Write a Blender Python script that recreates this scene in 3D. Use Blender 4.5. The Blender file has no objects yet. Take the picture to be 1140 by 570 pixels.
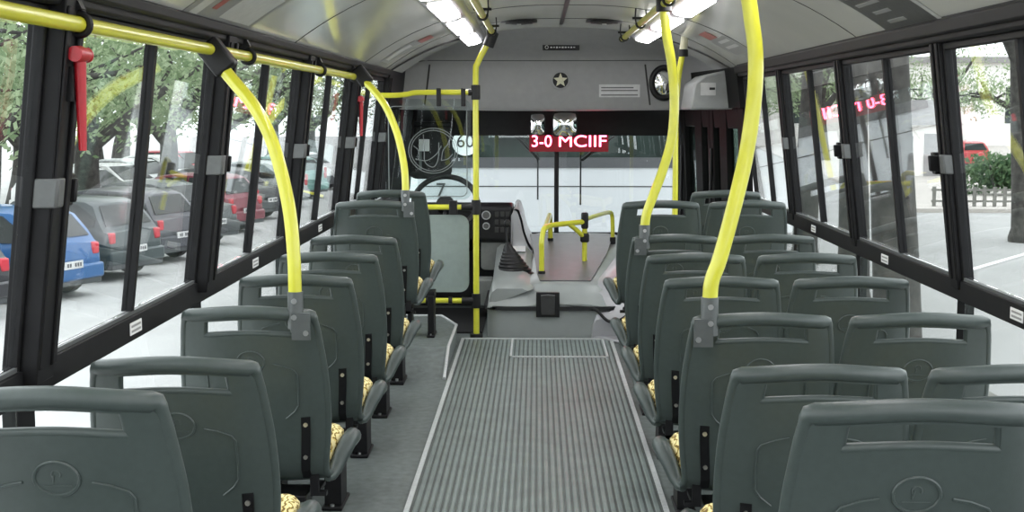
import bpy, bmesh, math, random
from math import sin, cos, pi, radians as R
from mathutils import Vector as V, Matrix
random.seed(7)
S = bpy.context.scene
C = S.collection
CAMZ = 1.40

# ------------------------------------------------------------------ helpers
class MB:
    def __init__(s): s.v = []; s.f = []
    def add(s, vs, fs):
        o = len(s.v); s.v += [tuple(p) for p in vs]; s.f += [tuple(i + o for i in q) for q in fs]; return s
    def hexa(s, p):
        return s.add(p, [(0,3,2,1),(4,5,6,7),(0,1,5,4),(1,2,6,5),(2,3,7,6),(3,0,4,7)])
    def box(s, x0, x1, y0, y1, z0, z1):
        return s.hexa([(x0,y0,z0),(x1,y0,z0),(x1,y1,z0),(x0,y1,z0),(x0,y0,z1),(x1,y0,z1),(x1,y1,z1),(x0,y1,z1)])
    def obox(s, c, h, m=None):
        m = m or Matrix.Identity(3); c = V(c)
        return s.hexa([c + m @ V((sx*h[0], sy*h[1], sz*h[2])) for sz in (-1,1) for sx, sy in ((-1,-1),(1,-1),(1,1),(-1,1))])
    def tube(s, path, r, n=10, closed=False):
        P = [V(p) for p in path]; k = len(P)
        rs = r if isinstance(r, (list, tuple)) else [r]*k
        T = []
        for i in range(k):
            a = P[(i-1) % k] if (closed or i > 0) else P[i]
            b = P[(i+1) % k] if (closed or i < k-1) else P[i]
            t = b - a
            T.append(t.normalized() if t.length > 1e-9 else V((0,0,1)))
        u = T[0].orthogonal().normalized(); vs = []
        for i in range(k):
            u = (u - T[i]*u.dot(T[i]))
            u = u.normalized() if u.length > 1e-6 else T[i].orthogonal().normalized()
            w = T[i].cross(u)
            for j in range(n):
                a = 2*pi*j/n
                vs.append(P[i] + (u*cos(a) + w*sin(a))*rs[i])
        fs = []
        for i in range(k if closed else k-1):
            i2 = (i+1) % k
            for j in range(n):
                j2 = (j+1) % n
                fs.append((i*n+j, i*n+j2, i2*n+j2, i2*n+j))
        if not closed:
            fs.append(tuple(range(n-1,-1,-1))); fs.append(tuple((k-1)*n+j for j in range(n)))
        return s.add(vs, fs)
    def cyl(s, a, b, r, r2=None, n=16):
        return s.tube([a, b], [r, r if r2 is None else r2], n)
    def torus(s, c, rad, r, ax=(0,1,0), n=24, m=8, a0=0, a1=2*pi, sx=1, sz=1):
        q = V(ax).normalized().to_track_quat('Z','Y').to_matrix()
        full = abs(a1-a0-2*pi) < 1e-6
        k = n if full else n+1
        pts = [V(c) + q @ V((rad*cos(a0+(a1-a0)*i/n)*sx, rad*sin(a0+(a1-a0)*i/n)*sz, 0)) for i in range(k)]
        return s.tube(pts, r, m, closed=full)
    def disc(s, c, r, t, ax=(0,1,0), n=24):
        a = V(ax).normalized()
        return s.cyl(V(c)-a*t/2, V(c)+a*t/2, r, None, n)
    def ell(s, c, rx, ry, rz, nu=20, nv=12, m=None):
        m = m or Matrix.Identity(3); c = V(c); vs = []; fs = []
        for i in range(nv+1):
            a = -pi/2 + pi*i/nv
            for j in range(nu):
                b = 2*pi*j/nu
                vs.append(c + m @ V((rx*cos(a)*cos(b), ry*cos(a)*sin(b), rz*sin(a))))
        for i in range(nv):
            for j in range(nu):
                j2 = (j+1) % nu
                fs.append((i*nu+j, i*nu+j2, (i+1)*nu+j2, (i+1)*nu+j))
        return s.add(vs, fs)
    def grid(s, rows, close=False):
        n = len(rows[0]); vs = [p for r in rows for p in r]; fs = []
        for i in range(len(rows)-1):
            for j in range(n if close else n-1):
                j2 = (j+1) % n
                fs.append((i*n+j, i*n+j2, (i+1)*n+j2, (i+1)*n+j))
        return s.add(vs, fs)
    def slab(s, A, B, skip=None):
        """closed sheet between two equal grids of points; skip(i,j) cuts a cell out"""
        nr, nc = len(A), len(A[0]); N = nr*nc
        vs = [p for r in A for p in r] + [p for r in B for p in r]
        cells = [(i,j) for i in range(nr-1) for j in range(nc-1) if not (skip and skip(i,j))]
        fs = []; edge = {}
        for i, j in cells:
            a, b, c, d = i*nc+j, i*nc+j+1, (i+1)*nc+j+1, (i+1)*nc+j
            fs.append((a,d,c,b)); fs.append((a+N,b+N,c+N,d+N))
            for e in ((a,b),(b,c),(c,d),(d,a)):
                k = tuple(sorted(e)); edge[k] = None if k in edge else e
        for e in edge.values():
            if e: fs.append((e[0], e[1], e[1]+N, e[0]+N))
        return s.add(vs, fs)
    def prism(s, poly, fn, d0, d1):
        n = len(poly)
        vs = [fn(p[0], p[1], d0) for p in poly] + [fn(p[0], p[1], d1) for p in poly]
        fs = [tuple(range(n-1,-1,-1)), tuple(range(n, 2*n))] + [(i, (i+1)%n, n+(i+1)%n, n+i) for i in range(n)]
        return s.add(vs, fs)
    def build(s, name, mat, parent=None, smooth=40, bevel=0, seg=2):
        me = bpy.data.meshes.new(name); me.from_pydata(s.v, [], s.f); me.update()
        bm = bmesh.new(); bm.from_mesh(me); bmesh.ops.recalc_face_normals(bm, faces=bm.faces); bm.to_mesh(me); bm.free()
        if smooth:
            me.polygons.foreach_set('use_smooth', [True]*len(me.polygons)); me.set_sharp_from_angle(angle=R(smooth))
        me.materials.append(mat)
        o = bpy.data.objects.new(name, me); C.objects.link(o)
        if parent: o.parent = parent
        if bevel:
            b = o.modifiers.new('bevel','BEVEL'); b.width = bevel; b.segments = seg; b.limit_method = 'ANGLE'; b.angle_limit = R(40)
        return o

def tag(o, label, cat=None, group=None, kind=None):
    o['label'] = label
    if cat: o['category'] = cat
    if group: o['group'] = group
    if kind: o['kind'] = kind
    return o
def thing(name, label, cat, loc=(0,0,0), rz=0, group=None, kind=None):
    o = bpy.data.objects.new(name, None); C.objects.link(o); o.empty_display_size = .1
    o.location = loc; o.rotation_euler = (0,0,rz)
    return tag(o, label, cat, group, kind)
def copy_tree(o, parent=None):
    c = o.copy(); C.objects.link(c); c.parent = parent
    for ch in o.children: copy_tree(ch, c)
    return c
def struct(o, label, cat='bus body'): return tag(o, label, cat, kind='structure')

def cr(pts, n=6):
    P = [V(p) for p in pts]; out = []
    for i in range(len(P)-1):
        a = P[i-1] if i > 0 else P[i]*2-P[i+1]
        b, c = P[i], P[i+1]
        d = P[i+2] if i+2 < len(P) else P[i+1]*2-P[i]
        for k in range(n):
            t = k/n
            out.append(.5*((2*b)+(c-a)*t+(2*a-5*b+4*c-d)*t*t+(3*b-a-3*c+d)*t**3))
    out.append(P[-1]); return out
def rrect(x0, x1, z0, z1, r, n=6):
    p = []
    for cx, cz, a in ((x1-r,z1-r,0),(x0+r,z1-r,90),(x0+r,z0+r,180),(x1-r,z0+r,270)):
        for k in range(n+1):
            t = R(a+90*k/n); p.append((cx+r*cos(t), cz+r*sin(t)))
    return p

def text_obj(s, size, mat, parent, M, name='lettering', depth=.001, align='CENTER'):
    cu = bpy.data.curves.new(name, 'FONT'); cu.body = s; cu.size = size; cu.extrude = depth
    cu.align_x = align; cu.align_y = 'CENTER'
    t = bpy.data.objects.new(name, cu); C.objects.link(t)
    dg = bpy.context.evaluated_depsgraph_get()
    me = bpy.data.meshes.new_from_object(t.evaluated_get(dg)); me.name = name
    bpy.data.objects.remove(t)
    me.transform(M); me.materials.clear(); me.materials.append(mat)
    o = bpy.data.objects.new(name, me); C.objects.link(o)
    if parent: o.parent = parent
    return o
def facing_back(x, y, z): return Matrix.Translation((x,y,z)) @ Matrix.Rotation(pi/2, 4, 'X')   # text read looking along +Y

# ------------------------------------------------------------------ materials
def mat(name, col, rough=.5, metal=0, noise=0, nscale=40, bump=0, bscale=200, spec=.5, coat=0):
    m = bpy.data.materials.new(name); m.use_nodes = True; nt = m.node_tree; b = nt.nodes['Principled BSDF']
    b.inputs['Base Color'].default_value = (*col, 1); b.inputs['Roughness'].default_value = rough
    b.inputs['Metallic'].default_value = metal; b.inputs['Specular IOR Level'].default_value = spec
    b.inputs['Coat Weight'].default_value = coat
    tc = nt.nodes.new('ShaderNodeTexCoord')
    if noise:
        n = nt.nodes.new('ShaderNodeTexNoise'); n.inputs['Scale'].default_value = nscale; n.inputs['Detail'].default_value = 5
        nt.links.new(tc.outputs['Object'], n.inputs['Vector'])
        rp = nt.nodes.new('ShaderNodeValToRGB')
        rp.color_ramp.elements[0].position = .3; rp.color_ramp.elements[1].position = .7
        rp.color_ramp.elements[0].color = (*[c*(1-noise) for c in col], 1)
        rp.color_ramp.elements[1].color = (*[min(1, c*(1+noise)) for c in col], 1)
        nt.links.new(n.outputs['Fac'], rp.inputs['Fac']); nt.links.new(rp.outputs['Color'], b.inputs['Base Color'])
    if bump:
        n2 = nt.nodes.new('ShaderNodeTexNoise'); n2.inputs['Scale'].default_value = bscale
        nt.links.new(tc.outputs['Object'], n2.inputs['Vector'])
        bp = nt.nodes.new('ShaderNodeBump'); bp.inputs['Strength'].default_value = bump; bp.inputs['Distance'].default_value = .002
        nt.links.new(n2.outputs['Fac'], bp.inputs['Height']); nt.links.new(bp.outputs['Normal'], b.inputs['Normal'])
    return m
def emit(name, col, st):
    m = bpy.data.materials.new(name); m.use_nodes = True; nt = m.node_tree
    b = nt.nodes['Principled BSDF']; b.inputs['Base Color'].default_value = (*[c*.5 for c in col], 1)
    b.inputs['Emission Color'].default_value = (*col, 1); b.inputs['Emission Strength'].default_value = st
    return m
def glass(name, tint, refl=1.0, f0=.05):
    m = bpy.data.materials.new(name); m.use_nodes = True; nt = m.node_tree; nt.nodes.clear()
    N = nt.nodes.new
    out = N('ShaderNodeOutputMaterial'); mix = N('ShaderNodeMixShader'); tr = N('ShaderNodeBsdfTransparent'); gl = N('ShaderNodeBsdfGlossy')
    tr.inputs['Color'].default_value = (*tint, 1); gl.inputs['Roughness'].default_value = .01
    gl.inputs['Color'].default_value = (refl, refl, refl, 1)
    g = N('ShaderNodeNewGeometry'); d = N('ShaderNodeVectorMath'); d.operation = 'DOT_PRODUCT'
    nt.links.new(g.outputs['Normal'], d.inputs[0]); nt.links.new(g.outputs['Incoming'], d.inputs[1])
    a = N('ShaderNodeMath'); a.operation = 'ABSOLUTE'; nt.links.new(d.outputs['Value'], a.inputs[0])
    s1 = N('ShaderNodeMath'); s1.operation = 'SUBTRACT'; s1.inputs[0].default_value = 1; s1.use_clamp = True; nt.links.new(a.outputs[0], s1.inputs[1])
    p = N('ShaderNodeMath'); p.operation = 'POWER'; p.inputs[1].default_value = 5; nt.links.new(s1.outputs[0], p.inputs[0])
    ma = N('ShaderNodeMath'); ma.operation = 'MULTIPLY_ADD'; ma.inputs[1].default_value = 1-f0; ma.inputs[2].default_value = f0; ma.use_clamp = True
    nt.links.new(p.outputs[0], ma.inputs[0]); nt.links.new(ma.outputs[0], mix.inputs['Fac'])
    nt.links.new(tr.outputs[0], mix.inputs[1]); nt.links.new(gl.outputs[0], mix.inputs[2]); nt.links.new(mix.outputs[0], out.inputs['Surface'])
    return m

M = {}
M['seat'] = mat('seat_plastic', (.049,.064,.060), .36, noise=.06, nscale=60, bump=.12, bscale=700, spec=.5)
M['bracket'] = mat('black_bracket', (.007,.007,.008), .5, noise=.15, nscale=50, spec=.25)
M['bolt'] = mat('bolt_steel', (.6,.6,.6), .3, 1, noise=.1)
M['clamp'] = mat('grey_clamp', (.11,.12,.12), .38, .35, noise=.1)
M['latchg'] = mat('grey_latch', (.10,.105,.105), .5, .1, noise=.1)
M['yellow'] = mat('yellow_paint', (.64,.63,.045), .28, noise=.05, nscale=15, coat=.4)
M['black'] = mat('black_plastic', (.009,.009,.010), .42, noise=.2, nscale=30, spec=.35)
M['blackmatt'] = mat('black_matt', (.010,.010,.011), .7, noise=.2, nscale=30)
M['frame'] = mat('black_frame', (.008,.008,.009), .55, noise=.2, nscale=20, spec=.2)
M['doorblack'] = mat('door_black', (.006,.006,.006), .6, noise=.2, nscale=20, spec=.08)
M['silverlip'] = mat('aluminium_lip', (.55,.56,.57), .35, .8, noise=.08)
M['ceiling'] = mat('ceiling_laminate', (.74,.74,.70), .11, noise=.03, nscale=3, spec=1.0)
M['header'] = mat('header_plastic', (.29,.29,.29), .5, noise=.04, nscale=20, bump=.12, bscale=500)
M['headerd'] = mat('door_box_plastic', (.28,.29,.29), .45, noise=.06, nscale=20)
M['seam'] = mat('dark_seam', (.03,.03,.03), .6, noise=.1)
M['floor'] = mat('rubber_floor', (.135,.155,.15), .5, noise=.22, nscale=26, bump=.2, bscale=400)
M['rib'] = mat('ribbed_rubber', (.20,.235,.225), .38, noise=.14, nscale=9)
M['groove'] = mat('rubber_groove', (.075,.088,.083), .5, noise=.2, nscale=9)
M['strip'] = mat('metal_strip', (.62,.64,.64), .4, .3, noise=.1, nscale=60)
M['grey_gloss'] = mat('engine_cover_grey', (.27,.29,.285), .3, noise=.06, nscale=8)
M['grey_pad'] = mat('engine_pad_grey', (.115,.11,.115), .4, noise=.08, nscale=12, spec=.35)
M['silver'] = mat('silver_panel', (.42,.42,.44), .3, .3, noise=.05, nscale=8)
M['greypanel'] = mat('grey_partition', (.24,.29,.275), .45, noise=.05, nscale=30)
M['dashgrey'] = mat('dash_grey', (.25,.26,.25), .5, noise=.06)
M['white'] = mat('white_print', (.80,.80,.80), .45, noise=.03)
M['paper'] = mat('paper_grey', (.55,.55,.55), .5, noise=.06, nscale=30)
M['dimprint'] = mat('print_dark', (.10,.10,.10), .5, noise=.1)
M['redprint'] = mat('print_red', (.38,.10,.09), .5, noise=.1)
M['red'] = mat('red_plastic', (.42,.010,.02), .35, noise=.08)
M['cream'] = mat('cream_plastic', (.62,.60,.44), .4, noise=.06)
M['etch'] = mat('etched_line', (.16,.18,.18), .5, noise=.05)
M['mirror'] = mat('mirror_glass', (.9,.9,.9), .03, 1, noise=.01)
M['glass'] = glass('window_glass', (.97,.985,.98))
M['wind'] = glass('windscreen_glass', (.93,.96,.955))
M['clear'] = glass('acrylic_panel', (.86,.91,.90))
M['doorglass'] = glass('tinted_door_glass', (.30,.38,.35))
M['lamp'] = emit('lamp_diffuser', (1,.98,1), 15.0)
M['lampbody'] = mat('lamp_housing', (.50,.49,.53), .35, .1, noise=.04)
M['led'] = emit('led_dots', (1,.075,.14), 22)
M['ledboard'] = emit('led_board', (1,.01,.05), .16); M['ledboard'].node_tree.nodes['Principled BSDF'].inputs['Base Color'].default_value = (.02,.004,.005,1)
# cushion fabric
def fabric():
    m = mat('patterned_fabric', (.75,.6,.15), .85); nt = m.node_tree; b = nt.nodes['Principled BSDF']
    tc = nt.nodes.new('ShaderNodeTexCoord'); w = nt.nodes.new('ShaderNodeTexWave'); w.inputs['Scale'].default_value = 20
    w.inputs['Distortion'].default_value = 9; w.inputs['Detail'].default_value = 3; w.inputs['Detail Scale'].default_value = 2
    nt.links.new(tc.outputs['Object'], w.inputs['Vector'])
    r = nt.nodes.new('ShaderNodeValToRGB'); r.color_ramp.elements[0].color = (.16,.10,.03,1); r.color_ramp.elements[1].color = (.85,.74,.38,1)
    r.color_ramp.elements[0].position = .12; r.color_ramp.elements[1].position = .55
    e = r.color_ramp.elements.new(.28); e.color = (.72,.52,.07,1)
    nt.links.new(w.outputs['Fac'], r.inputs['Fac']); nt.links.new(r.outputs['Color'], b.inputs['Base Color'])
    return m
M['fabric'] = fabric()
# outside
M['road'] = mat('asphalt', (.32,.32,.315), .85, noise=.08, nscale=.8, bump=.2, bscale=60)
M['road_glare'] = mat('glare_road', (.46,.46,.455), .85, noise=.07, nscale=.7, bump=.2, bscale=60)  # paler copy of the street colour, overexposed glare painted in
M['pave'] = mat('park_path', (.44,.41,.38), .9, noise=.15, nscale=1.2)
M['bark'] = mat('bark', (.055,.052,.047), .9, noise=.55, nscale=7, bump=1.0, bscale=11)
M['rubber'] = mat('tyre', (.02,.02,.02), .8, noise=.1)
M['hub'] = mat('hub', (.4,.4,.42), .35, .8, noise=.1)
M['carglass'] = mat('car_glass', (.018,.024,.024), .12, noise=.1, nscale=3, spec=.3)
M['busglass'] = mat('bus_rear_glass', (.018,.026,.023), .5, noise=.6, nscale=3, spec=.1)
M['tail'] = mat('tail_light', (.55,.03,.05), .2, noise=.05)
M['plate'] = mat('number_plate', (.65,.65,.65), .4, noise=.05)
M['plated'] = mat('plate_dark', (.05,.05,.06), .5, noise=.05)
M['bumper'] = mat('bumper_grey', (.06,.065,.07), .6, noise=.1)
M['stone'] = mat('fence_stone', (.17,.165,.15), .8, noise=.2, nscale=4)
M['kwall'] = mat('kiosk_wall', (.75,.73,.70), .7, noise=.05, nscale=2)
M['kroof'] = mat('kiosk_roof', (.25,.24,.24), .8, noise=.15, nscale=3)
M['buswhite'] = mat('white_bus_paint', (.47,.475,.49), .3, noise=.02, nscale=2)
M['busgrey'] = mat('grey_bus_band', (.06,.06,.065), .4, noise=.05)
def leafmat(name, a, b):
    m = bpy.data.materials.new(name); m.use_nodes = True; nt = m.node_tree; nt.nodes.clear(); N = nt.nodes.new
    out = N('ShaderNodeOutputMaterial'); mx = N('ShaderNodeMixShader'); d = N('ShaderNodeBsdfDiffuse'); t = N('ShaderNodeBsdfTranslucent')
    mx.inputs['Fac'].default_value = .45
    oi = N('ShaderNodeNewGeometry'); r = N('ShaderNodeValToRGB'); r.color_ramp.elements[0].color = (*a,1); r.color_ramp.elements[1].color = (*b,1)
    nt.links.new(oi.outputs['Random Per Island'], r.inputs['Fac'])
    for s in (d, t): nt.links.new(r.outputs['Color'], s.inputs['Color'])
    nt.links.new(d.outputs[0], mx.inputs[1]); nt.links.new(t.outputs[0], mx.inputs[2]); nt.links.new(mx.outputs[0], out.inputs['Surface'])
    return m
M['leaf'] = leafmat('tree_leaves', (.16,.23,.12), (.38,.46,.29))
M['leafd'] = leafmat('bush_leaves', (.07,.13,.07), (.18,.27,.14))
M['leafy'] = leafmat('spiky_leaves', (.30,.36,.08), (.50,.55,.20))

# ------------------------------------------------------------------ bus shell
SILL = .87
YB, YF = -2.6, 10.30
def xw(side, z, y=0):
    k = max(0, z-SILL)*.12
    if side < 0: return -1.08 + k
    return 1.36 - k - (max(0, y-8.3)/1.9*.20)
def whexa(mb, side, y0, y1, z0, z1, o0, o1):
    """block on a side wall: o is the distance inwards from the wall plane"""
    def p(y, z, o): return (xw(side, z, y) - side*o, y, z)
    return mb.hexa([p(y0,z0,o0),p(y0,z0,o1),p(y1,z0,o1),p(y1,z0,o0),p(y0,z1,o0),p(y0,z1,o1),p(y1,z1,o1),p(y1,z1,o0)])
XC = .155
def cz(x):
    t = abs((x-XC)/1.115); return 1.97 - .325*t**2.6
WT = 1.61    # glass top

mb = MB().box(-1.2, 1.5, YB, YF, -.05, 0)
struct(mb.build('floor', M['floor']), 'grey speckled rubber bus floor beside the aisle track', 'floor')
# ribbed aisle track
mb = MB().box(-.452, .452, YB, 8.13, 0, .004)
nr = 34
for i in range(nr):
    x = -.44 + .88*(i+.5)/nr
    mb.hexa([(x-.009,YB,.004),(x+.009,YB,.004),(x+.009,8.12,.004),(x-.009,8.12,.004),(x-.005,YB,.008),(x+.005,YB,.008),(x+.005,8.12,.008),(x-.005,8.12,.008)])
ft = mb.build('floor_track', M['rib'], smooth=0); ft.data.materials.append(M['groove'])
for k_ in range(6): ft.data.polygons[k_].material_index = 1
struct(ft, 'ribbed green grey aisle track down the middle of the floor', 'floor')
mb = MB()
mb.box(-.465,-.447, YB, 8.15, 0, .011); mb.box(.447,.465, YB, 8.15, 0, .011); mb.box(-.465,.465, 8.13, 8.15, 0, .011)
for a in ((-.155,.41,7.53,7.542),(-.155,-.143,7.53,8.13),(.398,.41,7.53,8.13)): mb.box(*a, .002, .011)
struct(mb.build('trim_1', M['strip']), 'pale metal strips edging the ribbed aisle track', 'trim')

# ceiling sheet
def ceil_row(y, off=0, x0=XC-1.105, x1=XC+1.105, n=40):
    return [(x0+(x1-x0)*i/n, y, cz(x0+(x1-x0)*i/n)-off) for i in range(n+1)]
mb = MB(); ys = [YB, 0, 2, 4, 6, 8, 9.32]
mb.slab([ceil_row(y) for y in ys], [ceil_row(y, -.03) for y in ys])
struct(mb.build('ceiling', M['ceiling'], smooth=60), 'glossy curved grey ceiling of the bus', 'ceiling')
mb = MB()
for y in (1.0, 3.1, 5.2, 7.3, 8.35): mb.tube(ceil_row(y, .000), .0025, 6)
mb.box(XC-.012, XC+.012, YB, 8.9, cz(XC)-.004, cz(XC)+.006)
struct(mb.build('trim_2', M['seam']), 'thin dark joints across and along the ceiling', 'trim')
mb = MB()
for s in (-1, 1):
    xa, xb = XC+s*.60, XC+s*1.09
    mb.tube([(xa+(xb-xa)*i/14, 9.05-.45*(i/14), cz(xa+(xb-xa)*i/14)-.004) for i in range(15)], .008, 6)
struct(mb.build('trim_3', M['black']), 'black edging where the ceiling meets the cab panels', 'trim')

PL = [-1.6, -.16, 1.31, 2.78, 4.20, 5.67, 7.18, 8.66]      # forward edges of the left posts
PR = [-1.2, .18, 1.55, 2.92, 4.28, 5.65, 7.02]            # right posts
wn = [0]
def side_wall(name, side, posts, yend, label):
    mb = MB()
    for p in posts:
        pd_, pw_ = (.055,.10) if side < 0 else (.034,.075)
        whexa(mb, side, p-pw_, p, SILL-.03, WT+.02, -.02, pd_)
        whexa(mb, side, p-pw_, p, 0, SILL-.03, -.02, .012)
        whexa(mb, side, p-.030, p-.005, SILL, WT, pd_, pd_+.009)
        whexa(mb, side, p-pw_+.005, p-pw_+.03, SILL, WT, pd_, pd_+.006)
    whexa(mb, side, YB, yend, .805, SILL, -.02, .028)
    whexa(mb, side, YB, yend, 0, .34, -.02, .01)
    rr = MB(); whexa(rr, side, YB, yend, WT, 1.70, -.03, .045)
    whexa(rr, side, YB, yend, 1.63, 1.662 if side < 0 else 1.675, .03, .062)
    wn[0] += 1; struct(rr.build('trim_%d' % (20+wn[0]), M['frame'], bevel=.008), 'black roof rail along the '+name[5:]+' side windows', 'trim')
    return struct(mb.build(name, M['frame'], bevel=.008), label, 'wall')
side_wall('wall_left', -1, PL, 8.66, 'black posts, sill rail and roof rail of the left bus side')
side_wall('wall_right', 1, PR, 8.30, 'black posts, sill rail and roof rail of the right bus side')

def side_window(side, y0, y1, label, dv=.5, latch=True):
    wn[0] += 1
    w = thing('window_%d' % (wn[0]-2), label, 'window', (0,0,0), 0, None, 'structure')
    ym = y0+(y1-y0)*dv
    fr = MB()
    for a in ((y0,y1,WT-.022,WT),(y0,y0+.012,SILL,WT),(y1-.012,y1,SILL,WT)): whexa(fr, side, *a, -.005, .022)
    fr.build('frame', M['frame'], w, bevel=.004)
    lp = MB(); whexa(lp, side, y0, y1, SILL, SILL+.010, .012, .020); lp.build('sill_lip', M['latchg'], w)
    d = MB(); whexa(d, side, ym-.011, ym+.011, SILL+.012, WT-.022, -.004, .024); d.build('divider', M['frame'], w)
    for a in ((y0+.012, ym-.011, SILL+.010, WT-.022), (ym+.011, y1-.012, SILL+.012, WT-.022), (y0, y1, .34, .805)):
        p = MB(); whexa(p, side, *a, .006, .011); p.build('pane', M['glass'], w)
    if latch:
        l = MB(); whexa(l, side, y0+.018, y0+.055, 1.20, 1.27, .02, .05); whexa(l, side, y0+.008, y0+.02, 1.21, 1.26, .02, .07)
        l.build('catch', M['black'], w, bevel=.004)
        l = MB(); whexa(l, side, y1+.002, y1+.04, 1.205, 1.265, .055 if side < 0 else .034, .070 if side < 0 else .05); whexa(l, side, y1-.008, y1+.002, 1.205, 1.265, .02, .070 if side < 0 else .05)
        l.build('latch', M['latchg'], w, bevel=.004)
    return w
LW = ['left side window nearest the camera, cut by the photo edge', 'left side window showing the blue and dark hatchbacks',
      'left side window crossed by the near yellow pole', 'left side window just ahead of the near yellow pole', 'left side window next to the driver partition']
for i in range(5): side_window(-1, PL[i+2], PL[i+3]-.10, LW[i])
RW = ['right side window nearest the camera, cut by the photo edge', 'right side window crossed by the thick tree trunk', 'right side window just behind the last post before the front door']
for i in range(3): side_window(1, PR[i+3], PR[i+4]-.075 if i+4 < len(PR) else 8.2, RW[i])
# short last right bay
side_window(1, 7.02, 8.24, 'right side window between the last post and the front door', latch=False)

# back wall (behind the camera) with rear window opening
mb = MB()
mb.box(-1.1,1.4,YB-.06,YB,0,.95); mb.box(-1.1,-.85,YB-.06,YB,.95,1.6); mb.box(1.15,1.4,YB-.06,YB,.95,1.6); mb.box(-1.1,1.4,YB-.06,YB,1.6,2.0)
struct(mb.build('wall_back', M['header']), 'grey rear wall of the bus around its back window', 'wall')

# cab side (left, ahead of 9.2) and front wall
mb = MB()
whexa(mb,-1,8.66,YF,0,.80,-.02,.03); whexa(mb,-1,8.66,YF,1.42,1.75,-.03,.05)
whexa(mb,-1,9.34,9.42,.8,1.42,-.02,.05); whexa(mb,-1,10.0,YF,.8,1.45,-.02,.10)
struct(mb.build('wall_cab', M['frame'], bevel=.006), 'black framed cab side beside the driver place', 'wall')
w = thing('window_10', 'driver side window in the black cab wall', 'window', kind='structure')
for a in ((8.66,9.34),(9.42,10.0)):
    p = MB(); whexa(p,-1,a[0],a[1],.8,1.42,.006,.011); p.build('pane', M['glass'], w)
mb = MB()
mb.box(-1.10,1.20,YF-.02,YF+.05,0,.47); mb.box(-1.10,1.20,YF-.02,YF+.04,1.215,1.46)
mb.box(-1.10,-1.0,YF-.1,YF+.04,.4,1.46); mb.box(1.05,1.20,YF-.12,YF+.04,.3,1.46)
mb.box(-1.10,1.20,YF-.02,YF+.05,1.44,2.02)
mb.box(.131,.166,YF-.03,YF+.02,.47,1.22)
struct(mb.build('wall_front', M['blackmatt'], bevel=.005), 'black front wall with tinted band and centre post around the windscreen', 'wall')
w = thing('window_11', 'front windscreen split by a black centre post', 'window', kind='structure')
for a in ((-1.0,.131),(.166,1.05)):
    MB().box(a[0],a[1],YF-.006,YF,.47,1.215).build('pane', M['wind'], w)

# front header panel (grey, above the windscreen)
prof = [(9.22,2.03),(9.30,1.925),(9.46,1.855),(9.58,1.79),(9.615,1.755),(9.625,1.70),(9.64,1.55),(9.645,1.43),(9.66,1.408),(9.80,1.402),(10.30,1.402)]
xs = [-1.06 + 2.32*i/40 for i in range(41)]
def hp(x, p, off=0):
    bow = .10*((x-.1)/1.1)**2
    return (x, p[0]-bow+off, min(p[1], cz(max(-.94,min(1.25,x)))+.03) + (.03*abs((x-.1)/1.1)**3 if p[1] < 1.45 else 0)*-1*0 - (.0 if p[1] > 1.5 else .012*((x-.1)/1.1)**2*-1))
rows = [[hp(x,p) for x in xs] for p in prof]
rows2 = [[(q[0], q[1]+.02, q[2]+.012) for q in r] for r in rows]
mb = MB(); mb.slab(rows, rows2)
struct(mb.build('trim_4', M['header'], smooth=50), 'grey moulded header panel above the windscreen', 'trim')
def hface(x, z):   # a point on the header's rear face
    for a, b in zip(prof, prof[1:]):
        if b[1] <= z <= a[1]:
            t = (z-a[1])/(b[1]-a[1]); return V(hp(x, (a[0]+(b[0]-a[0])*t, z)))
mb = MB()
for x, b in ((-.80,-.04),(.80,.04)): mb.tube([hface(x-b*(zz-1.45)/.3, zz)-V((0,.001,0)) for zz in (1.73,1.7,1.65,1.6,1.55,1.5,1.44)], .006, 6)
mb.tube([hface(-.99+1.98*i/30, 1.758)-V((0,.0,0)) for i in range(31)], .003, 6)
struct(mb.build('trim_5', M['seam']), 'dark curved joints in the grey header panel', 'trim')

# front door (right) in black frame
d = thing('door_1', 'black folding front door with slim rounded panes on the right', 'door', kind='structure')
def leaf(y0, y1, panes):
    lf = MB()
    edges = [y0] + [q for p in panes for q in p] + [y1]
    for a, b in zip(edges[0::2], edges[1::2]): whexa(lf, 1, a, b, 0, 1.42, -.02, .03)
    for a, b in panes:
        whexa(lf, 1, a, b, 1.29, 1.42, -.02, .03); whexa(lf, 1, a, b, 0, .25, -.02, .03)
    o = lf.build('door_leaf', M['doorblack'], d, bevel=.006)
    for a, b in panes:
        p = MB(); whexa(p, 1, a, b, .25, 1.29, .002, .008); p.build('pane', M['doorglass'], o)
    h = MB(); h.tube([(xw(1,1.1,y1-.05)-.06, y1-.05, z) for z in (.6,.8,1.0,1.15)], .012, 8); h.build('door_grip', M['black'], o)
leaf(8.30, 9.20, [(8.45,8.74),(8.93,9.10)]); leaf(9.20, 10.14, [(9.27,9.45),(9.66,10.0)])
mb = MB(); whexa(mb,1,8.28,10.3,1.42,1.67,-.03,.05)
struct(mb.build('trim_6', M['doorblack']), 'black panel above the front door', 'trim')

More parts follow.
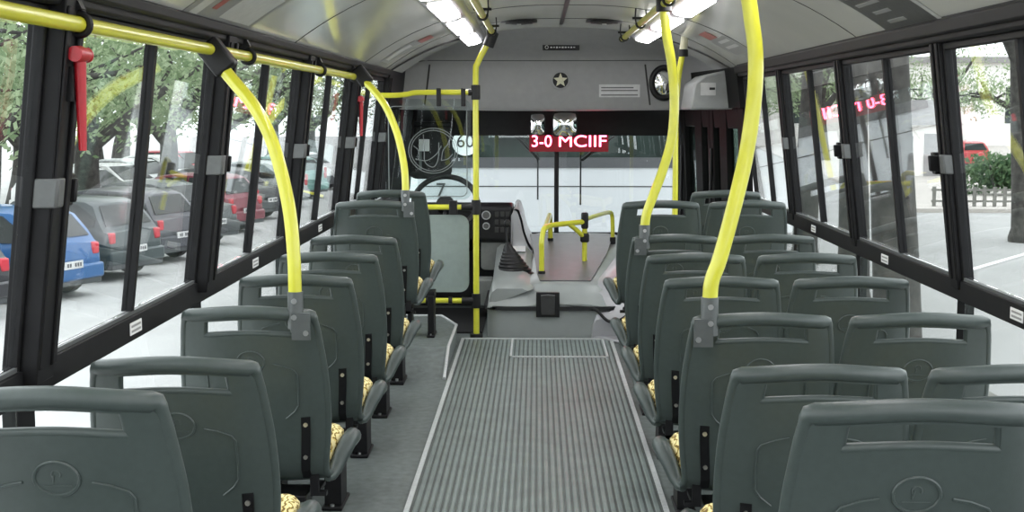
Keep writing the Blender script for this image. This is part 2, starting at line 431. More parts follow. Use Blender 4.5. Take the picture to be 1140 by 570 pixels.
# platforms over the wheel arches
def platform(name, poly, z, label, ramp=0):
    mb = MB(); n = len(poly)
    mb.prism(poly, lambda x, y, zz: (x, y, zz), .0, z)
    o = mb.build(name, M['floor'], bevel=.006); struct(o, label, 'step')
    return o
def ramp_platform():
    mb = MB(); z = .11
    a = [(-1.08,6.92,0),(-.485,6.92,0),(-.485,7.26,z),(-.485,8.0,z),(-.60,8.36,z),(-1.08,8.36,z),(-1.08,7.26,z)]
    b = [(p[0],p[1],0) for p in a]
    mb.add(a+b, [(6,2,3,4,5),(0,1,2,6),(1,8+0,9,2),(2,9,10,3),(3,10,11,4),(4,11,12,5),(0,6,5,12,13)])
    o = mb.build('trim_7', M['floor'], smooth=0); struct(o, 'raised grey wheel arch platform on the left with sloped edge', 'step')
ramp_platform()
mb = MB(); mb.tube([(-.485,6.90,.006),(-.487,7.26,.114),(-.487,8.0,.114),(-.60,8.36,.114),(-.95,8.37,.114)], .009, 8)
struct(mb.build('trim_8', M['strip']), 'pale nosing strip around the left wheel arch platform', 'trim')
platform('trim_9', [(.50,6.55),(1.36,6.55),(1.36,8.25),(.62,8.25),(.50,8.1)], .11, 'raised grey wheel arch platform under the front right seats')
platform('trim_10', [(-1.08,YB),(-.52,YB),(-.52,2.55),(-1.08,2.55)], .09, 'raised floor under the rear left seat')
platform('trim_11', [(.47,YB),(1.36,YB),(1.36,2.55),(.47,2.55)], .09, 'raised floor under the rear right seat')

mb = MB().box(-1.08,-.345,8.37,9.4,0,.012)  # matt black sheet, shade of the driver footwell painted as colour
struct(mb.build('trim_12', M['blackmatt']), 'black sheet painting the shade on the driver footwell floor', 'floor')
# ------------------------------------------------------------------ seats
ROWS = [(0,.862,.172),(.003,.848,.178),(.009,.829,.183),(.016,.808,.187),(.023,.787,.190),(.036,.745,.195),(.05,.695,.200),(.067,.63,.203),
        (.086,.56,.204),(.106,.49,.202),(.125,.42,.196),(.144,.365,.190),(.17,.325,.188),(.205,.300,.200),(.25,.290,.224),(.30,.290,.241),
        (.36,.295,.245),(.42,.302,.238),(.47,.310,.224),(.515,.325,.200)]
ROWS = [(y, z-.034*min(1,max(0,(z-.29)/.45)), w) for y, z, w in ROWS]
RR = cr(ROWS, 2)
UU = [-1,-.975,-.93,-.86,-.77,-.67,-.55,-.4,-.2,0,.2,.4,.55,.67,.77,.86,.93,.975,1]
H1 = 2*2; H2 = 4*2
def rown(i):
    a = RR[max(0,i-1)]; b = RR[min(len(RR)-1,i+1)]
    t = V((b[0]-a[0], b[1]-a[1])).normalized(); return (-t[1], t[0])
def arch(z): return .02*min(1, max(0, (z-.63)/.13))
WK = [(0,.026),(.09,.026),(.14,.012),(.185,.004),(.215,.02),(.25,.075),(.29,.11),(.36,.108),(.42,.085),(.515,.04)]
def wrapk(i):
    y = RR[i][0]
    for a, b in zip(WK, WK[1:]):
        if y <= b[0]: return a[1]+(b[1]-a[1])*(y-a[0])/(b[0]-a[0])
    return WK[-1][1]
SIDE = 1
def SP(u, i, off=0):
    y, z, hw = RR[i]; n = rown(i)
    k = wrapk(i)*abs(u)**3.2 + off
    zz = z + (arch(z)*(1-u*u) if y < .2 else 0)
    if u*SIDE < 0: hw *= 1-.30*min(1,max(0,(y-.19)/.08))
    return V((u*hw, y+n[0]*k, zz+n[1]*k))
def SZ(u, z, off=0):
    for i in range(len(RR)-1):
        if RR[i+1][1] <= z <= RR[i][1]:
            t = (z-RR[i][1])/(RR[i+1][1]-RR[i][1]); return SP(u,i,off).lerp(SP(u,i+1,off), t)
def make_seat(side):
    """origin on the floor below the top of the backrest; side = +1 when the aisle lies on the +x side"""
    global SIDE
    SIDE = side
    t = thing('bus_chair', 'grey seat', 'seat')
    mb = MB(); n = len(RR)
    A = [[SP(u,i) for u in UU] for i in range(n)]; B = [[SP(u,i,.02) for u in UU] for i in range(n)]
    mb.slab(A, B, lambda i, j: H1 <= i < H2 and abs((UU[j]+UU[j+1])/2) < .67)
    # rounded rim: sides thin, top bar thick
    side_i = list(range(26, 1, -1))
    left = [SP(-1,i,.01) for i in side_i]; right = [SP(1,i,.01) for i in reversed(side_i)]
    top = [SP(u,2,.012) for u in (-.95,-.85,-.7,-.5,-.25,0,.25,.5,.7,.85,.95)]
    rad = [.0125]*(len(left)-2) + [.0145,.017] + [.0195]*len(top) + [.017,.0145] + [.0125]*(len(right)-2)
    mb.tube(left+top+right, rad, 10)
    mb.tube([SP(-.67+1.34*k/12, H2, .008) for k in range(13)], .009, 8)
    for s in (-1,1): mb.tube([SP(s*.67,i,.01) for i in range(H1,H2+1)], .0085, 8)
    # lip of the pan
    mb.tube([SP(1,i,.0) for i in range(25,len(RR))]+[SP(u,len(RR)-1,.012) for u in (.8,.4,0,-.4,-.8)]+[SP(-1,i,.0) for i in range(len(RR)-1,24,-1)], [.012,.016,.020,.024,.026]+[.026]*(len(RR)-32)+[.020,.016]+[.012]*5+[.016,.020]+[.026]*(len(RR)-32)+[.026,.024,.020,.016,.012], 12)
    sh = mb.build('shell', M['seat'], t, smooth=55)
    # pressed panel line and oval badge
    for s in (-1,1):
        mb = MB(); mb.tube([SZ(s*a,z,-.0015) for a,z in ((.30,.676),(.45,.671),(.60,.660),(.64,.648),(.635,.598),(.625,.553),(.56,.534),(.44,.514))], .0028, 6)
        mb.build('panel_line', M['seat'], t)
    mb = MB()
    ring = []
    for k in range(32):
        a = 2*pi*k/32; ring.append(SZ(.040*cos(a)/.205, .682+.027*sin(a), -.001))
    mb.tube(ring, .0032, 6, closed=True)
    q = SZ(0,.688,-.001)
    mb.torus(q, .008, .0015, (0,1,0), 12, 6, -.6, 3.6)
    mb.tube([SZ(-.02,.688,-.001), SZ(-.035,.676,-.001)], .0016, 6)
    mb.tube([SZ(-.12+.24*k/6,.670,-.001) for k in range(7)], .0016, 6)
    mb.build('oval_badge', M['seat'], t)
    # cushion
    i0, i1 = 26, len(RR)-3
    UQ = [-.88,-.82,-.74,-.6,-.3,0,.3,.6,.74,.82,.88]
    def cush(u, i, top):
        e = (1-(abs(u)/.92)**9)*min(1, (i-i0)/2+.35)*min(1,(i1-i)/2+.35)
        return SP(u,i,.021+(.088*e if top else 0))
    mb = MB(); mb.slab([[cush(u,i,0) for u in UQ] for i in range(i0,i1+1)], [[cush(u,i,1) for u in UQ] for i in range(i0,i1+1)])
    mb.build('cushion', M['fabric'], t, smooth=70)
    # steel brackets with bolts, pedestal
    for s in ((side,),(-side,)):
        s = s[0]; xb = s*.155
        zs = [.515,.475,.43,.385,.345,.318]
        def bp(z, dx, off): p = SZ(xb/.219, z, off); return (p.x+dx, p.y, p.z)
        mb = MB()
        A = [[bp(z,-.013,-.004), bp(z,.013,-.004)] for z in zs]; B = [[bp(z,-.013,.006), bp(z,.013,.006)] for z in zs]
        mb.slab(A, B)
        e = V(bp(.318,0,.0)); mb.box(min(xb-.013,xb-.013+side*.0), xb+.013, e.y-.004, .30, .262, .275); mb.box(min(xb-.013,xb+s*.035), max(xb+.013,xb+s*.035), e.y-.006, e.y+.02, .262, .275); mb.box(xb-.013, xb+.013, e.y-.006, e.y+.006, .262, .33)
        br = mb.build('bracket', M['bracket'], t, smooth=0)
        for z in (.493,.39):
            p = V(bp(z,0,-.004)); MB().cyl(p-V((0,.006,0)), p+V((0,.004,0)), .0065, None, 10).build('bolt', M['bolt'], br)
    mb = MB(); xl = side*.095
    mb.box(-.13,.13,.17,.30,.225,.262)
    mb.box(xl-.03,xl+.03,.16,.30,.012,.24); mb.box(xl-.036,xl+.036,.135,.33,0,.014)
    mb.box(-side*.11-.02,-side*.11+.02,.18,.30,0,.24)
    pd = mb.build('pedestal', M['bracket'], t, bevel=.004)
    for yy in (.147,.318): MB().cyl((xl,yy,.012),(xl,yy,.022),.008,None,10).build('bolt', M['bolt'], pd)
    return t
XL, XA, XWD = -.815, .618, 1.05
protoL = make_seat(1); protoR = make_seat(-1)
used = {1: False, -1: False}
def seat(side, x, y, z, label, group):
    p = protoL if side > 0 else protoR
    if used[side]: p = copy_tree(p)
    used[side] = True
    p.location = (x, y, z); p['label'] = label; p['group'] = group; p['category'] = 'seat'
    return p
g = 'single seats along the left windows'
for y, z, lb in ((2.16,.09,'grey seat at the near end of the left row, cut by the photo corner'),
                 (2.92,0,'grey seat in the left row directly behind the one carrying the near yellow pole'),
                 (3.70,0,'grey left row seat with the near curved yellow pole clamped on its corner'),
                 (4.44,0,'grey left row seat directly ahead of the one carrying the near yellow pole'),
                 (5.16,0,'grey left row seat second ahead of the one carrying the near yellow pole'),
                 (5.87,0,'grey left row seat just behind the raised platform, third ahead of the near pole'),
                 (6.62,.105,'grey seat on the left platform carrying the far curved yellow pole'),
                 (7.42,.11,'foremost grey left row seat, next to the driver partition')):
    o = seat(1, XL, y, z, lb, g)
    for ch in o.children:
        if ch.name.startswith('pedestal'):
            if 6 < y < 7: ch.location.z = -z; ch.scale.z = (.24+z)/.24
            if y > 7: ch.location.x = .15; ch.scale.x = .6
g = 'aisle seats of the right double row'
for y, z, lb in ((2.09,.09,'large grey aisle seat in the right foreground with its badge in full view'),
                 (2.86,0,'grey right aisle seat directly behind the one carrying the near yellow pole'),
                 (3.61,0,'grey right aisle seat with the near curved yellow pole clamped on its corner'),
                 (4.42,0,'grey right aisle seat directly ahead of the one carrying the near yellow pole'),
                 (5.16,0,'grey right aisle seat just behind the one carrying the far yellow pole'),
                 (5.95,0,'grey right aisle seat with the far curved yellow pole clamped on its corner'),
                 (6.66,.105,'foremost grey right aisle seat, beside the silver engine fairing')):
    seat(-1, XA, y, z, lb, g)
g = 'window seats of the right double row'
for y, z, lb in ((2.86,0,'grey window seat at the right photo edge, only its left half visible'),
                 (3.61,0,'grey right window seat beside the aisle seat carrying the near yellow pole'),
                 (4.42,0,'grey right window seat one row ahead of the near yellow pole'),
                 (5.16,0,'grey right window seat two rows ahead of the near yellow pole'),
                 (5.95,0,'grey right window seat beside the aisle seat carrying the far yellow pole'),
                 (6.66,.105,'grey right window seat, second from the front door'),
                 (7.42,.11,'foremost grey right window seat, alone in front of the black door')):
    s_ = seat(1, XWD, y, z, lb, g)

# ------------------------------------------------------------------ poles and rails
YEL = 'yellow'
def pole(name, pts, r, label, clamp_at=None, top=None, tdir=None):
    base = V(pts[0]); t = thing(name, label, 'pole', base)
    loc = [V(p)-base for p in pts]
    MB().tube(cr(loc, 8), r, 14).build('tube', M[YEL], t)
    if clamp_at:
        sd = clamp_at
        mb = MB(); mb.cyl((0,0,-.035),(0,0,.07), r+.003, None, 16)
        ox = sd*.018
        mb.hexa([(ox-.026,-.022,-.065),(ox+.026,-.022,-.065),(ox+.026,-.012,-.065),(ox-.026,-.012,-.065),(ox-.026,-.026,.012),(ox+.026,-.026,.012),(ox+.026,-.014,.012),(ox-.026,-.014,.012)])
        c = mb.build('clamp', M['clamp'], t)
        for p in ((0,-.024,.045),(0,-.028,.0),(sd*.032,-.026,-.045)):
            MB().cyl(p, (p[0],p[1]+.014,p[2]), .008, None, 10).build('bolt', M['bolt'], c)
    if top:
        top(t, loc[-1])
    return t
def joint(t, e, d=V((0,0,1)), r=.03, h=.06):
    MB().cyl(e-d*h*.5, e+d*h, r, None, 14).build('socket', M['black'], t, bevel=.004)
def wedge(t, e):
    mb = MB(); mb.obox(e+V((-.005,0,.02)), (.035,.03,.05), Matrix.Rotation(R(-38),3,'Y'))
    mb.build('socket', M['black'], t, bevel=.008)
zt = .826
pole('curved_pole', [(-.680,3.72,zt),(-.683,3.725,1.0),(-.70,3.74,1.15),(-.745,3.77,1.31),(-.80,3.80,1.41),(-.87,3.85,1.485),(-.915,3.87,1.535)], .019,
     'curved yellow pole from the left row seat to the window rail, near one', 1, wedge)
pole('curved_pole', [(-.655,6.64,zt+.115),(-.655,6.645,1.05),(-.665,6.66,1.15),(-.70,6.70,1.29),(-.76,6.76,1.42),(-.83,6.83,1.505),(-.89,6.88,1.56)], .018,
     'curved yellow pole from the left platform seat to the window rail, far one', 1, wedge)
def bar_socket(t, e): joint(t, e, V((0,0,1)), .034, .05)
pole('curved_pole', [(.472,3.63,zt),(.475,3.63,.93),(.497,3.63,1.0),(.532,3.64,1.13),(.566,3.65,1.28),(.585,3.65,1.43),(.587,3.65,1.55),(.572,3.65,1.66),(.557,3.65,1.76),(.555,3.65,1.87)], .021,
     'curved yellow pole rising from the right aisle seat past the windows, near one', -1, bar_socket)
pole('curved_pole', [(.480,5.97,zt),(.486,5.97,.93),(.515,5.97,1.02),(.560,5.98,1.14),(.597,5.98,1.28),(.607,5.98,1.44),(.594,5.98,1.60),(.568,5.98,1.74),(.555,5.98,1.86)], .021,
     'curved yellow pole rising from the right aisle seat, far one', -1, bar_socket)
def flange(t, e):
    MB().cyl(e+V((0,0,-.045)), e+V((0,0,.0)), .03, None, 14).build('socket', M['black'], t, bevel=.004)
    MB().cyl(e+V((0,0,0)), e+V((.01,0,.10)), .024, None, 12).build('ceiling_stub', M['cream'], t)
pole('straight_pole', [(.86,8.35,.11),(.86,8.35,.9),(.858,8.35,1.35),(.87,8.35,1.6),(.90,8.36,1.78)], .018,
     'thin yellow pole by the front door behind the foremost seats', None, flange)

def hook(mb, p, ax, r):
    mb.torus(p, r+.007, .007, ax, 18, 8, -pi*.15, pi*1.15)
# window rail on the left
t = thing('grab_rail', 'long yellow grab rail under the left roof rail above the windows', 'rail', (-.935,.3,1.576))
MB().tube([(0,0,0),(0,3,0),(0,6.60,0)], .0165, 14).build('tube', M[YEL], t)
for y in (1.0,2.45,4.05,5.5,6.58):
    mb = MB(); mb.torus((0,y,0), .022, .0075, (0,1,0), 18, 8); mb.obox((-.03,y,.035), (.035,.012,.02), Matrix.Rotation(R(-25),3,'Y'))
    mb.build('hook', M['black'], t)
# overhead bars with stirrup hangers
for x, y1, hs, lb in ((-.27,8.22,(4.0,5.3,6.65,7.95),'pale yellow overhead bar left of the ceiling centre'),(.555,8.85,(4.6,5.75,7.3,8.6),'pale yellow overhead bar right of the ceiling centre')):
    t = thing('overhead_bar', lb, 'rail', (x,-1,1.87))
    MB().tube([(0,0,0),(0,4,0),(0,y1+1,0)], .017, 14).build('tube', M['cream' if 0 else YEL], t)
    for h in hs:
        y = h+1; zc = cz(x)-1.87
        mb = MB(); mb.torus((0,y,0), .024, .006, (0,1,0), 18, 8, -pi*1.05, .05*pi)
        mb.tube([(-.045,y,.028),(.045,y,.028)], .007, 8)
        for s in (-1,1):
            mb.tube([(s*.024,y,0),(s*.03,y,.03),(s*.027,y,zc+.004)], .0042, 6)
        mb.build('stirrup', M['black'], t)
    MB().cyl((0,y1+.97,0),(0,y1+1.02,0), .024, None, 14).build('end_cap', M['black'], t)

# ------------------------------------------------------------------ ceiling fittings
for x, y1, lb in ((-.435,9.2,'long ceiling light strip with white diffusers on the left'),(.705,9.1,'long ceiling light strip with white diffusers on the right')):
    zc = cz(x); t = thing('ceiling_light', lb, 'light', (x,0,zc))
    sl = math.atan((cz(x+.05)-cz(x-.05))/.1); m = Matrix.Rotation(-sl,3,'Y')
    def q(a, y, h): p = m @ V((a,0,h)); return (p.x, y, p.z)
    mb = MB(); sec = [(-.085,.02),(-.075,-.03),(-.045,-.052),(.045,-.052),(.075,-.03),(.085,.02)]
    y0 = -1.5
    mb.grid([[q(a,y,h) for a,h in sec] for y in (y0, 3, y1)], close=False)
    mb.grid([[q(a,y1,h) for a,h in sec],[q(a*.7,y1+.10,h*.6+.01) for a,h in sec],[q(a*.3,y1+.14,.02) for a,h in sec]])
    mb.build('housing', M['lampbody'], t, smooth=50)
    e = y1-.08; L = 1.22
    while e > -1:
        n = 10; pts = []
        for k in range(n+1):
            a = pi*k/n; pts.append((.046*cos(a), e-.10+.10*sin(a)))
        pts += [(-.046, e-L+.26),(-.025, e-L+.33),(0, e-L+.36),(.025, e-L+.33),(.046, e-L+.26)]
        mb = MB(); mb.prism(pts, lambda a, y, h: q(a,y,h), -.062, -.050)
        mb.build('diffuser', M['lamp'], t, smooth=0)
        e -= L
# speakers
for x, lb in ((-.115,'flat black oval speaker in the ceiling on the left of the centre strip'),(.415,'flat black oval speaker in the ceiling on the right of the centre strip')):
    t = thing('ceiling_speaker', lb, 'speaker', (x,8.42,cz(x)))
    mb = MB(); mb.disc((0,0,-.006), .115, .02, (0,0,1), 28); mb.build('rim', M['black'], t, bevel=.004)
    mb = MB(); mb.disc((0,0,-.018), .085, .008, (0,0,1), 28); mb.torus((0,0,-.02),.05,.004,(0,0,1)); mb.build('grille', M['seam'], t)
    MB().disc((0,0,-.024), .014, .008, (0,0,1), 12).build('badge', M['bolt'], t)
# stickers that follow the ceiling curve
def ceil_patch(mb, x0, x1, y0, y1, off, n=8, th=.0012):
    A = [[(x0+(x1-x0)*i/n, y, cz(x0+(x1-x0)*i/n)-off) for i in range(n+1)] for y in (y0,y1)]
    B = [[(p[0],p[1],p[2]+th) for p in r] for r in A]
    mb.slab(A, B)
t = thing('notice', 'grey printed notice on the left ceiling curve above the near yellow pole', 'notice')
mb = MB(); ceil_patch(mb,-.94,-.60,3.55,4.35,.003); mb.build('sheet', M['header'], t)
for a_ in ((-.93,-.62,3.60,3.68),(-.92,-.80,3.9,4.3)):
    mb = MB(); ceil_patch(mb,*a_,.0045); mb.build('pale_block', M['paper'], t)
mb = MB(); ceil_patch(mb,-.90,-.80,3.74,3.79,.005); mb.build('red_line', M['redprint'], t)
mb = MB()
for k in range(5): ceil_patch(mb,-.78+.03*k,-.772+.03*k,3.85,4.25,.005)
mb.build('text_line', M['dimprint'], t)
t = thing('notice', 'dark grey notice with pale lines on the right ceiling curve', 'notice')
mb = MB(); ceil_patch(mb,.93,1.23,4.15,4.75,.003); mb.build('sheet', M['dimprint'], t)
mb = MB(); ceil_patch(mb,.93,1.23,4.11,4.15,.0035); mb.build('border', M['paper'], t)
mb = MB()
for k,(a,b) in enumerate(((4.4,4.6),(4.42,4.62),(4.4,4.68),(4.45,4.68),(4.4,4.66))): ceil_patch(mb,1.18-.045*k,1.193-.045*k,a,b,.005)
mb.build('text_line', M['header'], t)
t = thing('notice', 'small pale notice with red mark low on the left ceiling near the cab', 'notice')
mb = MB(); ceil_patch(mb,-.90,-.70,7.75,8.12,.003); mb.build('sheet', M['header'], t)
mb = MB(); ceil_patch(mb,-.88,-.74,7.82,7.98,.0045); mb.build('pale_block', M['paper'], t)
mb = MB(); ceil_patch(mb,-.695,-.62,7.85,8.1,.0045); mb.build('red_mark', M['redprint'], t)
t = thing('notice', 'small pale notice with red heading on the right ceiling near the door', 'notice')
mb = MB(); ceil_patch(mb,1.0,1.16,7.3,7.9,.003); mb.build('sheet', M['header'], t)
mb = MB(); ceil_patch(mb,.93,1.0,7.55,7.85,.0045); mb.build('red_mark', M['redprint'], t)
mb = MB(); ceil_patch(mb,1.03,1.05,7.4,7.75,.0045); ceil_patch(mb,1.08,1.10,7.4,7.8,.0045); mb.build('text_line', M['paper'], t)

# header fittings
t = thing('name_plate', 'small black plate with pale lettering on the sloped header', 'plate', hface(.165,1.845)+V((0,-.022,0)))
an = math.atan2(.12,.065)
mB = Matrix.Rotation(R(-60),3,'X')
MB().obox((0,-.004,0), (.128,.004,.022), Matrix.Rotation(R(-58),3,'X') if 0 else Matrix.Rotation(R(0),3,'X')).build('plate', M['black'], t, bevel=.003)
mb = MB(); mb.torus((-.10,-.009,0), .011, .002, (0,1,0), 14, 6)
for k in range(9):
    hh = random.uniform(.004,.009); xx = -.075+.02*k; mb.box(xx, xx+.013, -.010, -.007, -hh, hh*.6)
mb.build('print', M['paper'], t)
t = thing('star_knob', 'round black knob with cream star on the header panel', 'knob', hface(.165,1.62))
MB().disc((0,-.004,0), .068, .008, (0,1,0), 28).build('rim', M['header'], t, bevel=.002)
MB().disc((0,-.009,0), .055, .006, (0,1,0), 28).build('dial', M['black'], t)
mb = MB(); st = []
for k in range(10):
    a = pi/2 + pi*k/5; r = .052 if k % 2 == 0 else .023; st.append((r*cos(a), r*sin(a)))
mb.prism(st, lambda a,b,d_: (a,d_,b), -.020, -.011); mb.ell((0,-.018,0), .02,.012,.02, 14, 8)
mb.build('star', M['cream'], t, smooth=0)
t = thing('notice', 'pale rectangular notice with rows of small print on the header', 'notice', hface(.585,1.545)+V((0,-.004,0)), -.085)
MB().box(-.145,.145,-.006,0,-.045,.045).build('sheet', M['paper'], t)
mb = MB()
for k, z in enumerate((.022,.002,-.03)):
    mb.box(-.13,.13 if k else .10,-.0075,-.005,z-.004,z+.004)
mb.build('text_line', M['dimprint'], t)
# round mirror
t = thing('round_mirror', 'round mirror in a thick black rim at the right end of the header', 'mirror', hface(.895,1.60)+V((0,-.02,0)))
MB().torus((0,0,0), .085, .022, (0,1,0), 32, 12, sz=1.25).build('rim', M['black'], t)
MB().ell((0,.005,0), .08,.022,.10, 24, 12).build('glass', M['mirror'], t)
# door mechanism box
t = thing('mechanism_box', 'grey moulded box above the front door', 'box', (1.135,8.75,1.41))
mb = MB()
prf = [(-.165,0),(.13,0),(.13,.24),(.06,.25),(-.07,.22),(-.14,.17)]
mb.prism(prf, lambda a,b,d_: (a,d_,b), -.18, .40); mb.build('cover', M['headerd'], t, bevel=.015, seg=3)
MB().box(-.10,-.005,-.186,-.178,.09,.17).build('sticker', M['paper'], t)
MB().box(-.045,-.01,-.190,-.184,.125,.14).build('mark', M['black'], t)

# stickers on sill rails
def sill_sticker(side, y, lb):
    t = thing('sticker', lb, 'sticker', (xw(side,.838)-side*.0285, y, .838))
    MB().box(-.0012,.0012,-.05,.05,-.016,.016).build('sheet', M['white'], t)
    mb = MB()
    for z in (-.007,.006): mb.box(-.0016,.0016,-.04,.04,z-.003,z+.003)
    mb.build('text_line', M['header'], t)
sill_sticker(-1, 3.45, 'white sticker on the left sill rail below the window with the blue car')
sill_sticker(-1, 4.95, 'white sticker on the left sill rail below the window crossed by the pole')
sill_sticker(-1, 6.45, 'white sticker on the left sill rail near the far left window')
sill_sticker(1, 3.70, 'white sticker on the right sill rail at the right photo edge')
sill_sticker(1, 5.12, 'white sticker on the right sill rail before the tree trunk')
sill_sticker(1, 6.45, 'white sticker on the right sill rail, closest to the front door')
# hammers
def hammer(y, z, lb):
    t = thing('emergency_hammer', lb, 'hammer', (xw(-1,z)+.066, y, z))
    mb = MB(); mb.tube([(.012,0,-.15),(.012,0,-.08),(.012,0,.03)], [.008,.010,.013], 10); mb.build('handle', M['red'], t)
    mb = MB(); mb.tube([(.012,-.03,.045),(.012,.0,.045),(.012,.035,.045)], [.016,.018,.014], 12); mb.ell((.012,.045,.045),.014,.016,.016,12,8); mb.build('head', M['red'], t)
    MB().box(-.012,.004,-.018,.018,-.05,.02).build('holder', M['black'], t)
hammer(2.73, 1.47, 'red emergency hammer on the nearest left window post')
hammer(7.13, 1.42, 'red emergency hammer on the left post under the far yellow pole')

# ------------------------------------------------------------------ driver partition
t = thing('driver_partition', 'yellow pole frame with clear and grey panels behind the driver place', 'partition', (-.375,8.2,0))
MB().tube(cr([(0,0,0),(0,0,.6),(0,0,1.2),(0,0,1.62),(.012,0,1.69),(.055,0,1.775),(.10,0,1.85)], 6), .0185, 14).build('pole', M[YEL], t)
for z in (1.515,.815,.235): MB().cyl((0,0,z-.045),(0,0,z+.045),.028,None,14).build('clamp', M['black'], t, bevel=.004)
MB().cyl((0,0,0),(0,0,.03),.04,None,16).build('foot_socket', M['black'], t, bevel=.005)
MB().cyl((.075,0,1.79),(.11,0,1.88),.035,None,14).build('top_socket', M['black'], t, bevel=.004)
tr = MB().tube(cr([(-.04,.0,1.515),(-.25,.0,1.515),(-.37,0,1.513),(-.42,0,1.503),(-.50,0,1.497),(-.60,0,1.497)],5), .0165, 12).build('top_rail', M[YEL], t)
for x in (-.075,-.225): MB().box(x-.014,x+.014,-.02,.02,1.43,1.54).build('panel_clip', M['black'], tr, bevel=.004)
MB().cyl((-.045,0,1.515),(0,0,1.515),.022,None,12).build('elbow', M['black'], t)
mr = MB().tube([(-.62,0,.815),(-.3,0,.815),(-.02,0,.815)], .0165, 12).build('middle_rail', M[YEL], t)
MB().box(-.165,-.115,-.022,.022,.77,.855).build('panel_clip', M['black'], mr, bevel=.004)
MB().cyl((-.09,0,.815),(-.0,0,.815),.022,None,12).build('elbow', M['black'], mr)
lr = MB().tube([(-.66,0,.235),(-.3,0,.235),(-.02,0,.235)], .0165, 12).build('lower_rail', M[YEL], t)
for x in (-.30,-.16): MB().cyl((x-.012,0,.235),(x+.012,0,.235),.023,None,12).build('panel_clip', M['black'], lr)
MB().cyl((-.09,0,.235),(-.0,0,.235),.022,None,12).build('elbow', M['black'], lr)
MB().prism(rrect(-.60,-.045,.765-.48,.765,.06), lambda a,b,d_: (a,d_,b), .018,.034).build('grey_panel', M['greypanel'], t)
cp = MB().prism(rrect(-.555,-.03,.86,1.475,.05), lambda a,b,d_: (a,d_,b), .010,.018).build('clear_panel', M['clear'], t)
mb = MB(); mb.tube([(a,.008,b) for a,b in rrect(-.535,-.055,.88,1.43,.035)], .0030, 6, closed=True); mb.build('etched_border', M['etch'], cp)
mb = MB(); cxx, czz = -.262, 1.16
for k,(rx,rz) in enumerate(((.150,.138),(.136,.124))):
    mb.tube([(cxx+rx*cos(2*pi*i/40),.008,czz+rz*sin(2*pi*i/40)) for i in range(40)], .0024, 6, closed=True)
def sw(pts): mb.tube(cr([(cxx+a,.008,czz+b) for a,b in pts],5), .0026, 6)
sw([(-.06,.10),(-.055,0),(-.05,-.07),(0,-.10),(.03,-.05),(.035,.05)]); sw([(-.11,-.05),(-.04,-.06),(.02,-.02),(.05,.03)])
sw([(.05,-.06),(.06,.0),(.09,.04),(.10,.07)]); sw([(.05,-.06),(.09,-.05),(.12,-.02)]); sw([(-.12,.03),(-.09,.0),(-.09,-.06)])
mb.build('etched_oval', M['etch'], cp)

# ------------------------------------------------------------------ dash, wheel, sun blind
t = thing('dashboard', 'black instrument panel with grey lower panel left of the engine cover', 'dashboard', (-.6,9.3,0))
mb = MB(); mb.prism([(0,.50),(0,.735),(.06,.765),(.45,.74),(.97,.50),(.97,.40),(.3,.40)], lambda a,b,d_: (d_,a,b), -.40, .43)
mb.build('body', M['black'], t, bevel=.02, seg=3)
MB().prism(rrect(.205,.40,.29,.50,.03), lambda a,b,d_: (a,d_,b), .05,.10).build('lower_panel', M['dashgrey'], t, bevel=.004)
MB().box(-.46,.43,.30,.95,0,.42).build('footwell_shade', M['blackmatt'], t)  # matt black block standing in for the dark space under the dash
MB().box(.17,.30,-.35,-.15,.09,.27).build('pedal_box', M['dashgrey'], t, bevel=.01)
for x, z, r in ((.245,.68,.028),(.245,.605,.022)):
    gb = MB().torus((x,-.005,z), r, .004, (0,1,0), 20, 6).build('gauge_ring', M['silverlip'], t); MB().disc((x,-.003,z), r, .006, (0,1,0), 20).build('dial', M['dimprint'], gb)
for i in range(3):
    for j in range(3): MB().box(.305+.038*i,.333+.038*i,-.008,.0,.56+.055*j,.595+.055*j).build('switch', M['seam'], t, bevel=.002)
# silver console right of it
mb = MB()
A = []
for y in (9.25,9.45,9.7,10.0,10.25):
    A.append([(-.17,y,.42),(-.168,y,.69),(-.15,y,.73),(-.125,y,.72),(-.105,y,.66),(-.085,y,.57),(-.06,y,.50),(-.03,y,.45)])
mb.slab(A, [[(p[0]-.012,p[1],p[2]-.012) for p in r] for r in A])
mb.add(A[0]+[(p[0]-.012,p[1]+.0,.40) for p in A[0]], [(i,i+1,9+i,8+i) for i in range(7)])
o = mb.build('side_console', M['silver'], None, smooth=50)
tag(o, 'silver curved console between instrument panel and engine cover', 'console')
t = thing('steering_wheel', 'black steering wheel behind the driver partition', 'steering wheel', (-.62,9.0,.785))
mt = Matrix.Rotation(R(32),3,'X')
ax = mt @ V((0,0,1)); ax = V((0,-.80,.60))
MB().torus((0,0,0), .215, .019, ax, 40, 10).build('rim', M['black'], t)
q = ax.to_track_quat('Z','Y').to_matrix()
hb = MB().disc((0,.02,-.015), .06, .05, ax, 24).build('hub', M['black'], t)
for a in (200,340,270):
    MB().tube([q @ V((.05*cos(R(a)),.05*sin(R(a)),-.02)), q @ V((.21*cos(R(a)),.21*sin(R(a)),0))], .012, 8).build('spoke', M['black'], t)
MB().cyl((0,.03,-.03),(0,.30,-.22),.03,None,12).build('column', M['black'], t)
t = thing('sun_blind', 'black sun blind pulled down over the left windscreen half', 'blind', (-.79,10.15,1.30))
mb = MB(); mb.prism(rrect(-.19,.145,-.41,.0,.07), lambda a,b,d_: (a,d_,b), 0,.012); mb.build('cloth', M['blackmatt'], t)
MB().cyl((-.2,0,.0),(.15,0,.0),.025,None,14).build('roller', M['black'], t)
MB().box(-.105,-.025,-.006,.0,-.20,-.11).build('pale_card', M['white'], t)
MB().box(-.105,-.085,-.006,.0,-.34,-.20).build('pale_edge', M['etch'], t)

